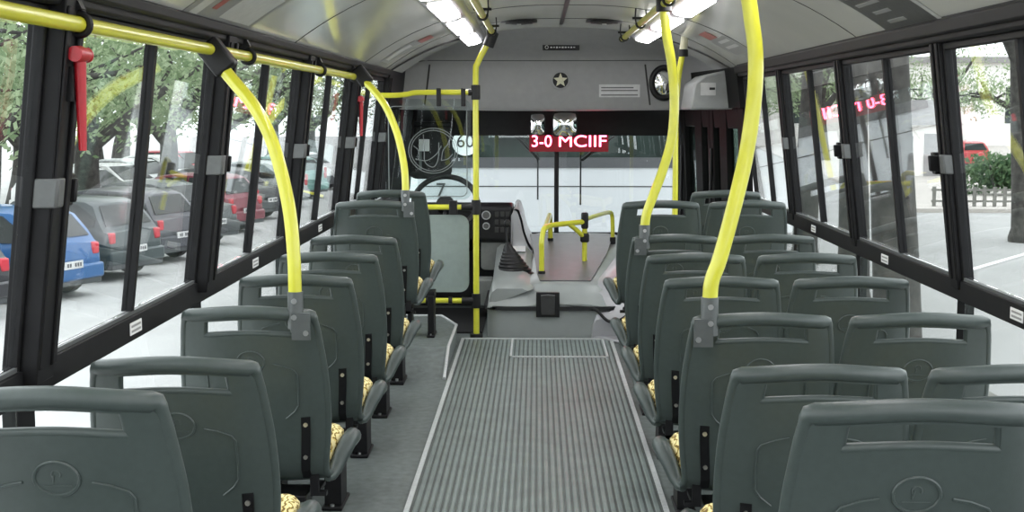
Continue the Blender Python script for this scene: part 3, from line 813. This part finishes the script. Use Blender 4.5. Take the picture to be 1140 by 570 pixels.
# interior mirrors at the windscreen top
for x, z, w_, h_, lb in ((.003,1.305,.05,.075,'small rounded mirror on the black band, left of the centre post'),(.205,1.305,.085,.085,'wider rounded mirror on the black band, right of the centre post')):
    t = thing('cab_mirror', lb, 'mirror', (x,9.97,z))
    fr = MB().prism(rrect(-w_-.008,w_+.008,-h_-.008,h_+.008,.025), lambda a,b,d_: (a,d_,b), .002,.03).build('housing', M['black'], t)
    kk = [-1+2*q/10 for q in range(11)]
    def dome(u, v, o): return (u*w_*(1-.10*abs(v)**4), o-.016*(1-u*u)*(1-v*v)-.002, v*h_*(1-.10*abs(u)**4))
    MB().slab([[dome(u,v,0) for u in kk] for v in kk], [[(dome(u,v,0)[0],.006,dome(u,v,0)[2]) for u in kk] for v in kk]).build('glass', M['mirror'], t, smooth=50)
    MB().cyl((0,.03,0),(0,.32,.02),.01,None,8).build('arm', M['black'], t)
# LED display at the windscreen
t = thing('led_display', 'glowing red dot display with bright letters at the windscreen top', 'display', (.24,10.20,1.165))
MB().box(-.30,.30,.0,.02,-.07,.055).build('board', M['ledboard'], t)
for tx, xx, sz in (('3-0',-.205,.125),('MCIIF',.105,.125)):
    o = text_obj(tx, sz, M['led'], t, facing_back(xx,-.004,.005) @ Matrix.Diagonal((1.0,1.0,1,1)), 'lettering')
    cx = [v.co.x for v in o.data.vertices]
    k = (.15 if tx == '3-0' else .36)/(max(cx)-min(cx)); mid = (max(cx)+min(cx))/2
    for v in o.data.vertices: v.co.x = xx+(v.co.x-mid)*k
# wipers outside
for x0, z0, x1, z1, zb, lb in ((-.17,1.21,.005,1.03,.72,'black wiper hanging on the left half of the windscreen'),(.56,1.21,.335,1.02,.68,'black wiper hanging on the right half of the windscreen')):
    t = thing('wiper', lb, 'wiper', (x0,YF+.06,z0))
    for dx in (0,.035): MB().tube([(dx,0,0),(x1-x0+dx*.4,0,z1-z0)], .007, 8).build('arm', M['black'], t)
    MB().box(x1-x0-.006,x1-x0+.006,-.02,.0,zb-z0,z1-z0+.10).build('blade', M['black'], t)

# ------------------------------------------------------------------ engine cover
t = thing('engine_cover', 'grey moulded engine cover at the front with black rubber joint', 'engine cover', (.11,8.2,0))
def sup(hw, y, z, n=28, e=4.5, cx=0):
    """rounded outline: front at y, straight sides to the back"""
    return None
# base: plan outline with rounded front corners
def plan(xa, xb, y0, y1, r):
    p = []
    for k in range(9): a = R(180+90*k/8); p.append((xa+r+r*cos(a), y0+r*.6+r*.6*sin(a)))
    for k in range(9): a = R(270+90*k/8); p.append((xb-r+r*cos(a), y0+r*.6+r*.6*sin(a)))
    p += [(xb,y1),(xa,y1)]; return p
mb = MB(); mb.prism(plan(-.42,.40,.0,1.95,.16), lambda x,y,d_: (x,y,d_), 0,.185); mb.build('base', M['grey_gloss'], t)
MB().prism(plan(-.44,.42,-.018,1.9,.17), lambda x,y,d_: (x,y,d_), .176,.200).build('rubber_joint', M['blackmatt'], t)
# cover body: lofted sections along y
def csec(y):
    s = min(1, max(0, y/1.75))
    top = (.305 + .165*s) if y > .1 else (.20+.105*max(0,min(1,y/.1)))
    xl, xr = -.42+.02*s, .36+.20*s; dx_ = xr-.40
    return [(xl,y,.19),(xl+.01,y,.19+(top-.19)*.6),(xl+.05,y,top-.02),(xl+.12,y,top-.004),(-.14,y,top+.005),(-.10,y,top+.012),(0,y,top+.014),(.14,y,top+.014),(.26+dx_,y,top+.012),(.33+dx_,y,top+.0),(.38+dx_,y,top-.03),(xr,y,.19)]
ysl = [.0,.02,.05,.09,.14,.3,.6,.9,1.2,1.5,1.75,1.9]
A = [csec(y) for y in ysl]
mb = MB(); mb.grid(A); mb.add(A[0], [tuple(range(len(A[0])))]); mb.add(A[-1], [tuple(range(len(A[-1])))])
mb.build('shell', M['grey_gloss'], t, smooth=50)
# dark pad on top
def ptop(x, y, o): s = min(1,max(0,y/1.75)); return (x,y,.305+.165*s+o)
pad = [(-.10,.16),(.27,.16),(.30,.30),(.32,1.75),(-.15,1.75),(-.13,.4)]
A = [[ptop(a,y,.0145) for a in (l,(l+r)/2,r)] for y,l,r in ((.17,-.09,.23),(.4,-.11,.27),(1.0,-.13,.37),(1.75,-.16,.46))]
mb = MB(); mb.slab(A, [[(p[0],p[1],p[2]+.007) for p in r] for r in A]); mb.build('pad', M['grey_pad'], t, smooth=30)
# left hump carrying the gear lever
A = []
for y, z in ((.04,.30),(.10,.335),(.30,.355),(.6,.40),(1.0,.46),(1.2,.47)):
    A.append([(-.41,y,.20),(-.39,y,z-.02),(-.36,y,z+.005),(-.20,y,z+.005),(-.17,y,z-.01),(-.13,y,.30+.165*y/1.75)])
mb = MB(); mb.grid(A); mb.add(A[0],[tuple(range(6))]); mb.add(A[-1],[tuple(range(6))]); mb.build('lever_shelf', M['grey_gloss'], t, smooth=40)
# latch
l = MB().box(-.115,.03,-.022,.012,.135,.29).build('latch', M['black'], t, bevel=.004)
MB().box(-.085,.0,-.034,-.02,.15,.265).build('latch_plate', M['seam'], l, bevel=.004)
MB().tube([(-.085,-.036,.272),(-.04,-.04,.276),(.0,-.036,.272)], .005, 8).build('latch_lever', M['dimprint'], l)
MB().box(-.30,-.19,.85,1.05,.452,.470).build('paper_card', M['white'], t)
# silver fairing on the right
t = thing('side_fairing', 'silver curved fairing on the right of the engine cover', 'fairing', (.50,8.25,0))
A = []
for y, xi, zp, up in ((-.06,-.13,.12,.0),(-.03,-.135,.20,.01),(.02,-.14,.27,.02),(.08,-.14,.31,.03),(.22,-.11,.335,.05),(.4,-.07,.355,.07),(.7,.0,.385,.09),(1.0,.06,.415,.10),(1.3,.10,.445,.10),(1.6,.13,.47,.10),(1.95,.14,.475,.10)):
    xo = .26
    A.append([(xi-.03,y,.0),(xi-.025,y,max(.0,zp-.06)),(xi,y,zp),(xi+.02,y,zp+up*.35),(xi+(xo-xi)*.35,y,zp+up*.75),(xi+(xo-xi)*.7,y,zp+up),(xo,y,zp+up),(xo,y,0)])
mb = MB(); mb.grid(A); mb.add(A[0],[tuple(range(8))]); mb.build('panel', M['silver'], t, smooth=60)
mb = MB(); mb.tube(cr([(-.17,-.055,.188),(-.13,-.075,.18),(-.07,-.085,.12),(-.01,-.08,.11),(.06,-.07,.15)],4), .010, 8); mb.build('rubber_joint', M['blackmatt'], t)
mb = MB(); mb.prism([(-.15,-.07),(.06,-.30),(.12,-.30),(.26,-.07)], lambda x,y,d_: (x,y,d_), 0,.02); mb.build('skirt', M['silver'], t, bevel=.006)

# gear lever
t = thing('gear_lever', 'black gear lever with ribbed rubber boot', 'gear lever', (-.15,8.66,.355))
mb = MB(); k = 9; A = []
for i in range(k*2+1):
    f = i/(k*2); r = 1-f*.86; rr = r*(1 if i % 2 == 0 else .92)
    A.append([( -.045*f + .115*rr*cos(2*pi*j/20)*(1+.15*max(0,cos(2*pi*j/20))), .04*f+.10*rr*sin(2*pi*j/20), .19*f) for j in range(20)])
mb.grid(A, close=True); mb.add(A[-1],[tuple(range(20))]); mb.build('boot', M['black'], t, smooth=25)
MB().tube([(-.045,.04,.18),(-.05,.05,.24),(-.045,.06,.30)], .009, 8).build('stick', M['black'], t)
MB().ell((-.045,.062,.315), .022,.022,.028, 14, 10).build('knob', M['black'], t)

# guard rail on the engine cover
t = thing('guard_rail', 'low bent yellow guard rail standing on the engine cover', 'rail', (.03,8.57,.345))
r = .0175
MB().tube(cr([(0,0,0),(0,0,.15),(.0,.0,.23),(.012,.05,.29),(.03,.20,.31),(.05,.7,.32),(.06,1.0,.315),(.065,1.10,.26),(.068,1.12,.12)],6), r, 12).build('side_loop', M[YEL], t)
MB().tube(cr([(.012,.06,.295),(.06,.18,.31),(.16,.28,.315),(.295,.40,.318)],5), r, 12).build('cross_bar', M[YEL], t)
MB().tube([(.18,.30,.312),(.24,.36,.26),(.285,.39,.215)], r*.9, 12).build('brace', M[YEL], t)
MB().tube([(.29,.40,.005),(.29,.40,.2),(.29,.40,.33)], r, 12).build('post', M[YEL], t)
MB().tube(cr([(.29,.42,.33),(.38,.70,.335),(.47,.98,.335),(.505,1.06,.325),(.515,1.08,.26),(.518,1.09,.13)],6), r*.85, 12).build('right_loop', M[YEL], t)
for p, h, rr in (((0,0,-.012),.045,.024),((.068,1.12,.10),.04,.022),((.29,.40,.0),.045,.024),((.518,1.09,.10),.05,.022)):
    MB().cyl(p, (p[0],p[1],p[2]+h), rr, None, 12).build('foot', M['black'], t, bevel=.004)
MB().obox((.29,.40,.21),(.03,.03,.03)).build('joint', M['black'], t, bevel=.012)
MB().obox((.29,.40,.325),(.024,.03,.055)).build('joint', M['black'], t, bevel=.012)

# ------------------------------------------------------------------ outside
GZ = -1.6
mb = MB().box(-90,-.6,-40,160,GZ-.1,GZ); struct(mb.build('road', M['road_glare']), 'avenue with parked cars left of the bus, glare put into its colour', 'road')
mb = MB().box(-.6,90,-40,160,GZ-.1,GZ); struct(mb.build('road', M['road']), 'pale grey asphalt street outside the bus', 'road')
mb = MB().prism([(11,40),(60,38),(90,120),(20,130)], lambda x,y,d_: (x,y,d_), GZ-.05, GZ+.12)
struct(mb.build('park_ground', M['pave']), 'pale earth ground of the park across the street', 'ground')
mb = MB()
mb.hexa([(2.8,10,GZ),(3.0,10,GZ),(3.6,70,GZ),(3.4,70,GZ),(2.8,10,GZ+.14),(3.0,10,GZ+.14),(3.6,70,GZ+.14),(3.4,70,GZ+.14)])
mb.prism([(2.2,6),(5.0,6),(4.6,17),(3.0,17)], lambda x,y,d_: (x,y,d_), GZ-.02, GZ+.10)
struct(mb.build('kerb', M['stone']), 'stone kerb and footway by the tree right of the bus', 'kerb')
mb = MB()
for (xa,ya,xb,yb) in ((7.2,24,11.5,30),(8.0,20.5,14,25.5)):
    d_ = V((xb-xa,yb-ya,0)).normalized(); nn = V((-d_.y,d_.x,0))*.07
    a, b = V((xa,ya,GZ+.004)), V((xb,yb,GZ+.004)); mb.add([a-nn,b-nn,b+nn,a+nn],[(0,1,2,3)])
struct(mb.build('road_marking', M['white']), 'white line painted across the side street', 'road marking')

def car(name, label, x, y, head, col, kind='hatchback', plate=True):
    """front points along local +x"""
    t = thing('car' if name is None else name, label, 'car', (x,y,GZ), R(head))
    cm = mat('car_paint', col, .3, 0, noise=.03, nscale=3, coat=.25, spec=.35)
    L, W = (3.9,.82) if kind == 'hatchback' else (4.4,.85)
    Hh, belt = 1.46, .90
    if kind == 'hatchback':
        bel = [(-L/2,.62),(-L/2+.04,.86),(-L/2+.25,.93),(-.6,.92),(.75,.90),(1.2,.84),(L/2-.35,.74),(L/2-.05,.60),(L/2,.45)]
        roof = [(-L/2+.12,.93),(-L/2+.42,1.36),(-L/2+.62,1.43),(-.2,Hh),(.25,1.40),(.95,.92)]
    else:
        bel = [(-L/2,.62),(-L/2+.05,.88),(-L/2+.5,.94),(-.6,.93),(.9,.90),(1.3,.84),(L/2-.35,.74),(L/2-.05,.60),(L/2,.45)]
        roof = [(-L/2+.55,.95),(-L/2+1.05,1.36),(-L/2+1.3,1.42),(-.1,Hh-.02),(.35,1.38),(1.1,.92)]
    def ip(tab, xx):
        if xx <= tab[0][0]: return tab[0][1]
        for a, b in zip(tab, tab[1:]):
            if xx <= b[0]: return a[1]+(b[1]-a[1])*(xx-a[0])/(b[0]-a[0])
        return tab[-1][1]
    xs = sorted(set([p[0] for p in bel]+[p[0] for p in roof]+[-L/2+.02,-L/2+.1,L/2-.02]))
    rows = []
    for xx in xs:
        e = min(1, (xx+L/2)/.22, (L/2-xx)/.45); w = W*(.86+.14*max(0,min(1,e))**.5)
        b = ip(bel, xx); inr = roof[0][0] <= xx <= roof[-1][0]
        rz = max(ip(roof, xx), b+.01) if inr else b+.01
        k = (rz-b)/.55; wr = w*(1-.04)-.20*max(0,min(1,k))
        half = [(w*.90,.22),(w*.99,.34),(w,.60),(w*.985,b-.05),(w*.95,b),(wr,rz-.03 if inr else b+.005),(wr-.10,rz)]
        rows.append([(xx,-p[0],p[1]) for p in half]+[(xx,0,rz+.012)]+[(xx,p[0],p[1]) for p in reversed(half)])
    mb = MB(); mb.grid(rows)
    for r in (rows[0], rows[-1]): mb.add(r, [tuple(range(len(r)))])
    body = mb.build('body', cm, t, smooth=35)
    # glazing sits proud of the cabin
    xr0, xr1 = roof[0], roof[1]
    gl = MB()
    def cab(xx):
        w = W*1.0; b = ip(bel,xx); rz = ip(roof,xx); k = (rz-b)/.55; return w*.96-.20*max(0,min(1,k)), rz
    wa, _ = cab(xr0[0]); wb, _ = cab(xr1[0])
    def rear(f, y, o): xx = xr0[0]+(xr1[0]-xr0[0])*f; zz = xr0[1]+(xr1[1]-xr0[1])*f; return (xx-o, y, zz+o*.6)
    A = [[rear(f,s*(W*.80-.17*f),.018) for s in (-1,-.5,0,.5,1)] for f in (.12,.5,.92)]
    B = [[rear(f,s*(W*.80-.17*f),-.02) for s in (-1,-.5,0,.5,1)] for f in (.12,.5,.92)]
    g1 = MB(); g1.slab(A,B); g1.build('rear_window', M['carglass'], t)
    f0, f1 = roof[-2], roof[-1]
    def fr(f, y, o): return (f1[0]+(f0[0]-f1[0])*f+o, y, f1[1]+(f0[1]-f1[1])*f+o*.6)
    g1 = MB(); A = [[fr(f,s*(W*.84-.16*f),.018) for s in (-1,0,1)] for f in (.08,.92)]; B = [[fr(f,s*(W*.84-.16*f),-.02) for s in (-1,0,1)] for f in (.08,.92)]
    g1.slab(A,B); g1.build('windscreen', M['carglass'], t)
    for s in (-1,1):
        x0 = roof[1][0]-.12; x1 = roof[-2][0]+.02
        for a, b in ((x0, (x0+x1)/2-.03), ((x0+x1)/2+.03, x1+.30)):
            g1 = MB()
            def sp(xx, f, o):
                bz = ip(bel,xx)+.03; rz = ip(roof,xx)-.07; zz = bz+(max(rz,bz+.02)-bz)*f
                yy = W*.955-.20*max(0,min(1,(zz-ip(bel,xx))/.55)); return (xx, s*(yy+o), zz)
            A = [[sp(xx,f,.014) for xx in (a,(a+b)/2,b)] for f in (0,1)]; B = [[sp(xx,f,-.02) for xx in (a,(a+b)/2,b)] for f in (0,1)]
            g1.slab(A,B); g1.build('side_window', M['carglass'], t)
    for s in (-1,1):
        for wx in (-L/2+.70, L/2-.78):
            w_ = MB().cyl((wx,s*(W-.19),.30),(wx,s*(W+.005),.30),.30,None,24).build('wheel', M['rubber'], t, bevel=.03)
            MB().cyl((wx,s*(W-.02),.30),(wx,s*(W+.015),.30),.19,.17,16).build('hub_cap', M['hub'], w_)
        MB().box(-L/2-.006,-L/2+.16,min(s*(W-.27),s*(W-.105)),max(s*(W-.27),s*(W-.105)),.68,.88).build('tail_light', M['tail'], t, bevel=.03)
        MB().box(L/2-.25,L/2-.03,min(s*(W-.30),s*(W-.06)),max(s*(W-.30),s*(W-.06)),.55,.68).build('head_light', M['white'], t, bevel=.03)
    MB().box(-L/2-.06,-L/2+.10,-W+.06,W-.06,.30,.55).build('bumper', cm if kind == 'hatchback' else M['bumper'], t, bevel=.04)
    MB().box(-L/2-.03,-L/2+.12,-W+.1,W-.1,.22,.32).build('lower_valance', M['bumper'], t, bevel=.02)
    if plate:
        p = MB().box(-L/2-.072,-L/2-.05,-.22,.22,.50,.62).build('number_plate', M['plate'], t)
        mb = MB()
        for k in range(6):
            if k != 3: mb.box(-L/2-.076,-L/2-.071,-.18+.06*k,-.145+.06*k,.53,.59)
        mb.build('characters', M['plated'], p)
    return t
HD = 159
def pk(label, xr, yr, col, kind='hatchback', hd=HD):
    L = 3.9 if kind == 'hatchback' else 4.4
    return car(None, label, xr+cos(R(hd))*L/2, yr+sin(R(hd))*L/2, hd, col, kind)
pk('dark car at the left photo edge, mostly hidden by the window post',-7.95,18.6,(.025,.025,.03))
pk('bright blue car parked beside the dark green grey hatchback',-7.45,21.1,(.02,.11,.30))
pk('dark green grey hatchback in the middle of the left window',-7.2,23.8,(.035,.05,.055))
pk('dark grey hatchback parked just beyond the green grey one',-7.1,26.5,(.06,.062,.075))
pk('dark slate sedan seen right behind the second window post',-7.1,29.6,(.08,.095,.095),'sedan')
pk('maroon hatchback between the near pole and second post',-7.2,33.0,(.20,.025,.045))
pk('charcoal sedan beyond the maroon hatchback',-7.4,37.0,(.03,.03,.035),'sedan')
pk('silver hatchback beyond the charcoal sedan',-7.5,41.5,(.50,.52,.52))
pk('teal green hatchback seen between the far left window posts',-7.6,46.0,(.10,.25,.22))
pk('white sedan at the far end of the parked row',-7.8,51.5,(.75,.75,.75),'sedan')
car(None,'white hatchback in the second row, nearest of the pale cars',-12.6,37.0,HD-180,(.78,.78,.78))
car(None,'white sedan in the second row behind the dark grey hatchback',-13.0,40.6,HD-180,(.80,.80,.80),'sedan')
car(None,'pale silver sedan in the second row between two white cars',-13.4,44.4,HD-180,(.66,.68,.68),'sedan')
car(None,'white sedan in the second row beyond the pale silver one',-13.6,48.2,HD-180,(.8,.8,.8),'sedan')
car(None,'red hatchback in the second row seen over the white roofs',-14.2,53.0,HD-180,(.55,.06,.09))
car(None,'red car on the far side of the park seen through the right window',22.5,72,100,(.50,.06,.06))

# trees
def leaves(mb, c, r, n, sz):
    for _ in range(n):
        while True:
            p = V((random.uniform(-1,1),random.uniform(-1,1),random.uniform(-1,1)))
            if p.length < 1: break
        p = V(c) + V((p.x*r[0],p.y*r[1],p.z*r[2]))
        a = V((random.gauss(0,1),random.gauss(0,1),random.gauss(0,1))).normalized(); b = a.orthogonal().normalized()
        s = sz*random.uniform(.6,1.4); e = a.cross(b)
        mb.add([p-b*s, p+a*s*.45, p+b*s, p-a*s*.45], [(0,1,2,3)])
def make_tree(lean, seed, label, n=3600, spread=4.2, low=1.7, h=7.5):
    random.seed(seed)
    t = thing('tree', label, 'tree')
    tr = MB()
    def limb(a, b, r0, r1, bend=.25):
        a, b = V(a), V(b); m_ = (a+b)/2+V((random.uniform(-bend,bend),random.uniform(-bend,bend),random.uniform(0,bend)))
        tr.tube(cr([a,m_,b],5), [r0+(r1-r0)*k/10 for k in range(11)], 9); return m_
    f = V((lean*1.0,random.uniform(-.3,.3),2.6))
    limb((0,0,-.1), f, .36, .26, .2)
    ends = []
    for k in range(5):
        a = 2*pi*k/5+random.uniform(-.4,.4); ln = random.uniform(2.2,3.6)
        e = f+V((cos(a)*ln, sin(a)*ln, random.uniform(1.2,3.4))); m_ = limb(f-V((0,0,.15*k)), e, .17, .06, .6); ends += [e]
        for j in range(4):
            e2 = m_+V((random.uniform(-1.8,1.8),random.uniform(-1.8,1.8),random.uniform(-.3,1.8))); limb(m_, e2, .065, .025, .3); ends.append(e2)
    tr.build('trunk', M['bark'], t, smooth=60)
    lf = MB()
    for e in ends: leaves(lf, e, (1.5,1.5,.95), int(n/len(ends)*.8), .095)
    for k in range(6):
        a = 2*pi*k/6; leaves(lf, f+V((cos(a)*3,sin(a)*3,random.uniform(.2,1.6))), (1.4,1.4,.8), int(n*.04), .095)
    lf.build('foliage', M['leaf'], t, smooth=0)
    return t
gl_ = 'street trees beyond the parked cars'
tl = 'leafy street tree with dark forked trunk beyond the parked cars on the left'
protos = [make_tree(.5,11,tl), make_tree(-.5,12,tl), make_tree(.2,13,tl)]
spots = [(-11.6,27.2,0),(-11.5,34.2,1),(-18.5,33.5,2),(-11.9,42,0),(-11.7,50,1),(-18.6,44,2),(-19,54,1),(-25,40,2),(-26,52,0),(-20,64,1),(-12,60,2),(-12,72,0),(-14.6,31,2),(-15.2,38.5,0),(-15.8,48,1),(-24,76,1),(-32,62,2),(-11.8,21.0,1)]
for i,(x,y,k) in enumerate(spots):
    o = protos[k] if i < 3 and k == i else copy_tree(protos[k])
    if i < 3: o = protos[i]
    o.location = (x,y,GZ); o.rotation_euler = (0,0,i*1.9); s = .9+.25*((i*7)%5)/4; o.scale = (s,s,s); o['group'] = gl_
# right side trees
random.seed(5)
def big_trunk(x, y, r, label, h=6.5, tilt=0, crown=True):
    t = thing('tree', label, 'tree', (x,y,GZ))
    tr = MB(); P = cr([(0,0,-.1),(tilt*.2,0,1.2),(tilt*.5,.05,2.6),(tilt*.9,0,4.2),(tilt*1.3,.1,h)],6)
    tr.tube(P, [r*(1.18 if k < 2 else 1-.35*k/len(P)) for k in range(len(P))], 16)
    for a in (0,1.7,3.3,4.9): tr.tube(cr([P[-8],P[-5]+V((cos(a)*.9,sin(a)*.9,.8)),P[-1]+V((cos(a)*2.4,sin(a)*2.4,1.2))],5), [r*.45-.02*k*r for k in range(11)], 8)
    tr.build('trunk', M['bark'], t, smooth=60)
    if crown:
        lf = MB()
        for a in range(7): leaves(lf, (tilt+cos(a)*2.2,sin(a)*2.2,h+.8+.4*(a%3)), (1.7,1.7,1.1), 420, .15)
        lf.build('foliage', M['leaf'], t, smooth=0)
    return t
big_trunk(3.72,13.6,.26,'thick grey tree trunk standing close outside the right windows',6.5,-.28)
big_trunk(4.75,20.0,.25,'dark tree trunk a little farther off, left of the thick grey trunk',6.5,-.1)
big_trunk(5.3,26.5,.26,'dark tree trunk seen through the short pane near the front door',6.5,.1)
big_trunk(11.3,31,.34,'grey tree trunk at the right photo edge beside the dark bush',6.0,-.3)
for i,(x,y,k) in enumerate(((24,66,0),(32,74,1),(17,80,2),(27,92,0),(12,90,1),(38,88,2),(9,70,2),(21,105,1))):
    o = copy_tree(protos[k]); o.location = (x,y,GZ); o.rotation_euler = (0,0,i*1.3+.4); s = 1.1+.1*(i%3); o.scale = (s,s,s)
    o['label'] = 'leafy park tree in the far distance beyond the right windows'; o['group'] = 'far park trees on the right'
# bush and spiky plant
t = thing('bush', 'rounded dark green bush in the park through the right window', 'bush', (15.8,46.5,GZ+.12))
lf = MB()
for k in range(7): leaves(lf, (random.uniform(-1.2,1.2),random.uniform(-.8,.8),random.uniform(.5,1.1)), (.8,.8,.6), 420, .11)
lf.build('foliage', M['leafd'], t, smooth=0)
mb = MB()
for k in range(6): mb.tube([(0,0,0),(random.uniform(-.8,.8),random.uniform(-.6,.6),1.0)], .03, 6)
mb.build('stem', M['bark'], t)
t = thing('spiky_plant', 'yellow green arching plant in front of the dark bush', 'plant', (16.6,44.5,GZ+.12))
mb = MB()
for k in range(26):
    a = random.uniform(0,2*pi); l_ = random.uniform(.7,1.5)
    mb.tube(cr([(0,0,0),(cos(a)*l_*.3,sin(a)*l_*.3,l_*.9),(cos(a)*l_*.8,sin(a)*l_*.8,l_*.8)],4), [.035,.035,.033,.03,.026,.02,.015,.01,.004], 4)
mb.build('leaf_blade', M['leafy'], t)
# low fence along the park
t = thing('park_fence', 'low pale picket fence along the park edge', 'fence', (12.0,41.0,GZ+.1))
d_ = V((1,-.06,0)); mb = MB()
for z in (.18,.52): mb.obox(d_*9+V((0,0,z)), (9.0,.03,.03), Matrix.Rotation(math.atan2(-.06,1),3,'Z'))
mb.build('fence_rail', M['stone'], t)
for k in range(60):
    p = d_*(k*.3+.1); MB().box(p.x-.05,p.x+.05,p.y-.03,p.y+.03,0,.62).build('picket', M['stone'], t)
# kiosk
t = thing('kiosk', 'small white kiosk with dark sloping roof beyond the street', 'kiosk', (16.6,62,GZ))
MB().box(-1.9,1.9,-1.6,1.6,0,2.4).build('wall', M['kwall'], t)
MB().prism([(-2.3,2.4),(2.3,2.4),(1.2,3.5),(-1.2,3.5)], lambda a,b,d2: (a,d2,b), -2.0,2.0).build('roof', M['kroof'], t)
MB().box(-1.3,.2,-1.64,-1.58,.9,1.9).build('counter_window', M['carglass'], t); MB().box(.7,1.5,-1.64,-1.58,0,2.0).build('door', M['kroof'], t)
t = thing('building', 'long pale building far behind the park trees', 'building', (24,118,GZ))
MB().box(-30,30,-5,5,0,7).build('wall', M['kwall'], t); MB().box(-30.5,30.5,-5.5,5.5,7,7.5).build('roof', M['kroof'], t)
for k in range(9): MB().box(-27+6*k,-25+6*k,-5.06,-4.95,2,5).build('window', M['carglass'], t)

# white bus ahead
t = thing('bus', 'white bus standing directly ahead of the windscreen', 'bus', (.11,12.9,GZ))
mb = MB(); mb.prism(rrect(-1.27,1.27,.35,3.3,.12), lambda a,b,d2: (a,d2,b), 0, 9.5); mb.build('body', M['buswhite'], t, smooth=40, bevel=.05, seg=3)
rw = MB().prism(rrect(-1.18,1.22,2.56,3.1,.08), lambda a,b,d2: (a,d2,b), -.012,.03).build('rear_window', M['busglass'], t)
MB().box(-1.20,1.24,-.015,.02,2.46,2.56).build('grey_band', M['busgrey'], t)
MB().box(-1.24,1.24,-.004,.02,2.275,2.285).build('panel_joint', M['seam'], t)
MB().box(-1.24,1.24,-.08,.05,.35,.75).build('bumper', M['busgrey'], t, bevel=.03)
for s in (-1,1):
    MB().box(s*1.05-.08,s*1.05+.08,-.03,.02,1.0,1.5).build('tail_light', M['tail'], t, bevel=.02)
    MB().cyl((s*1.12,1.8,.45),(s*1.26,1.8,.45),.45,None,24).build('wheel', M['rubber'], t)
st = MB().disc((-.80,-.02,2.70), .125, .01, (0,1,0), 32).build('speed_disc', M['white'], t)
text_obj('60', .175, M['seam'], st, facing_back(-.80,-.028,2.71), 'lettering')
text_obj('7', .20, M['seam'], t, facing_back(-1.04,-.008,2.235), 'lettering')

# ------------------------------------------------------------------ light, world, camera
wd = bpy.data.worlds.new('overcast'); S.world = wd; wd.use_nodes = True; nt = wd.node_tree
bg = nt.nodes['Background']; bg.inputs['Color'].default_value = (.93,.97,1,1); bg.inputs['Strength'].default_value = 3.7
cam = bpy.data.cameras.new('camera'); co = bpy.data.objects.new('camera', cam); C.objects.link(co)
cam.sensor_width = 36; cam.lens = 36*1490/1140; cam.clip_end = 500; cam.clip_start = .05
co.location = (0,0,CAMZ); co.rotation_euler = (R(90-6.17), 0, R(1.076)); S.camera = co
S.view_settings.view_transform = 'Standard'; S.view_settings.look = 'None'; S.view_settings.gamma = 1; S.view_settings.use_curve_mapping = False
S.view_settings.exposure = 0
S.cycles.use_denoising = True; S.cycles.transparent_max_bounces = 40; S.cycles.max_bounces = 12; S.cycles.diffuse_bounces = 6
S.cycles.sample_clamp_indirect = 8
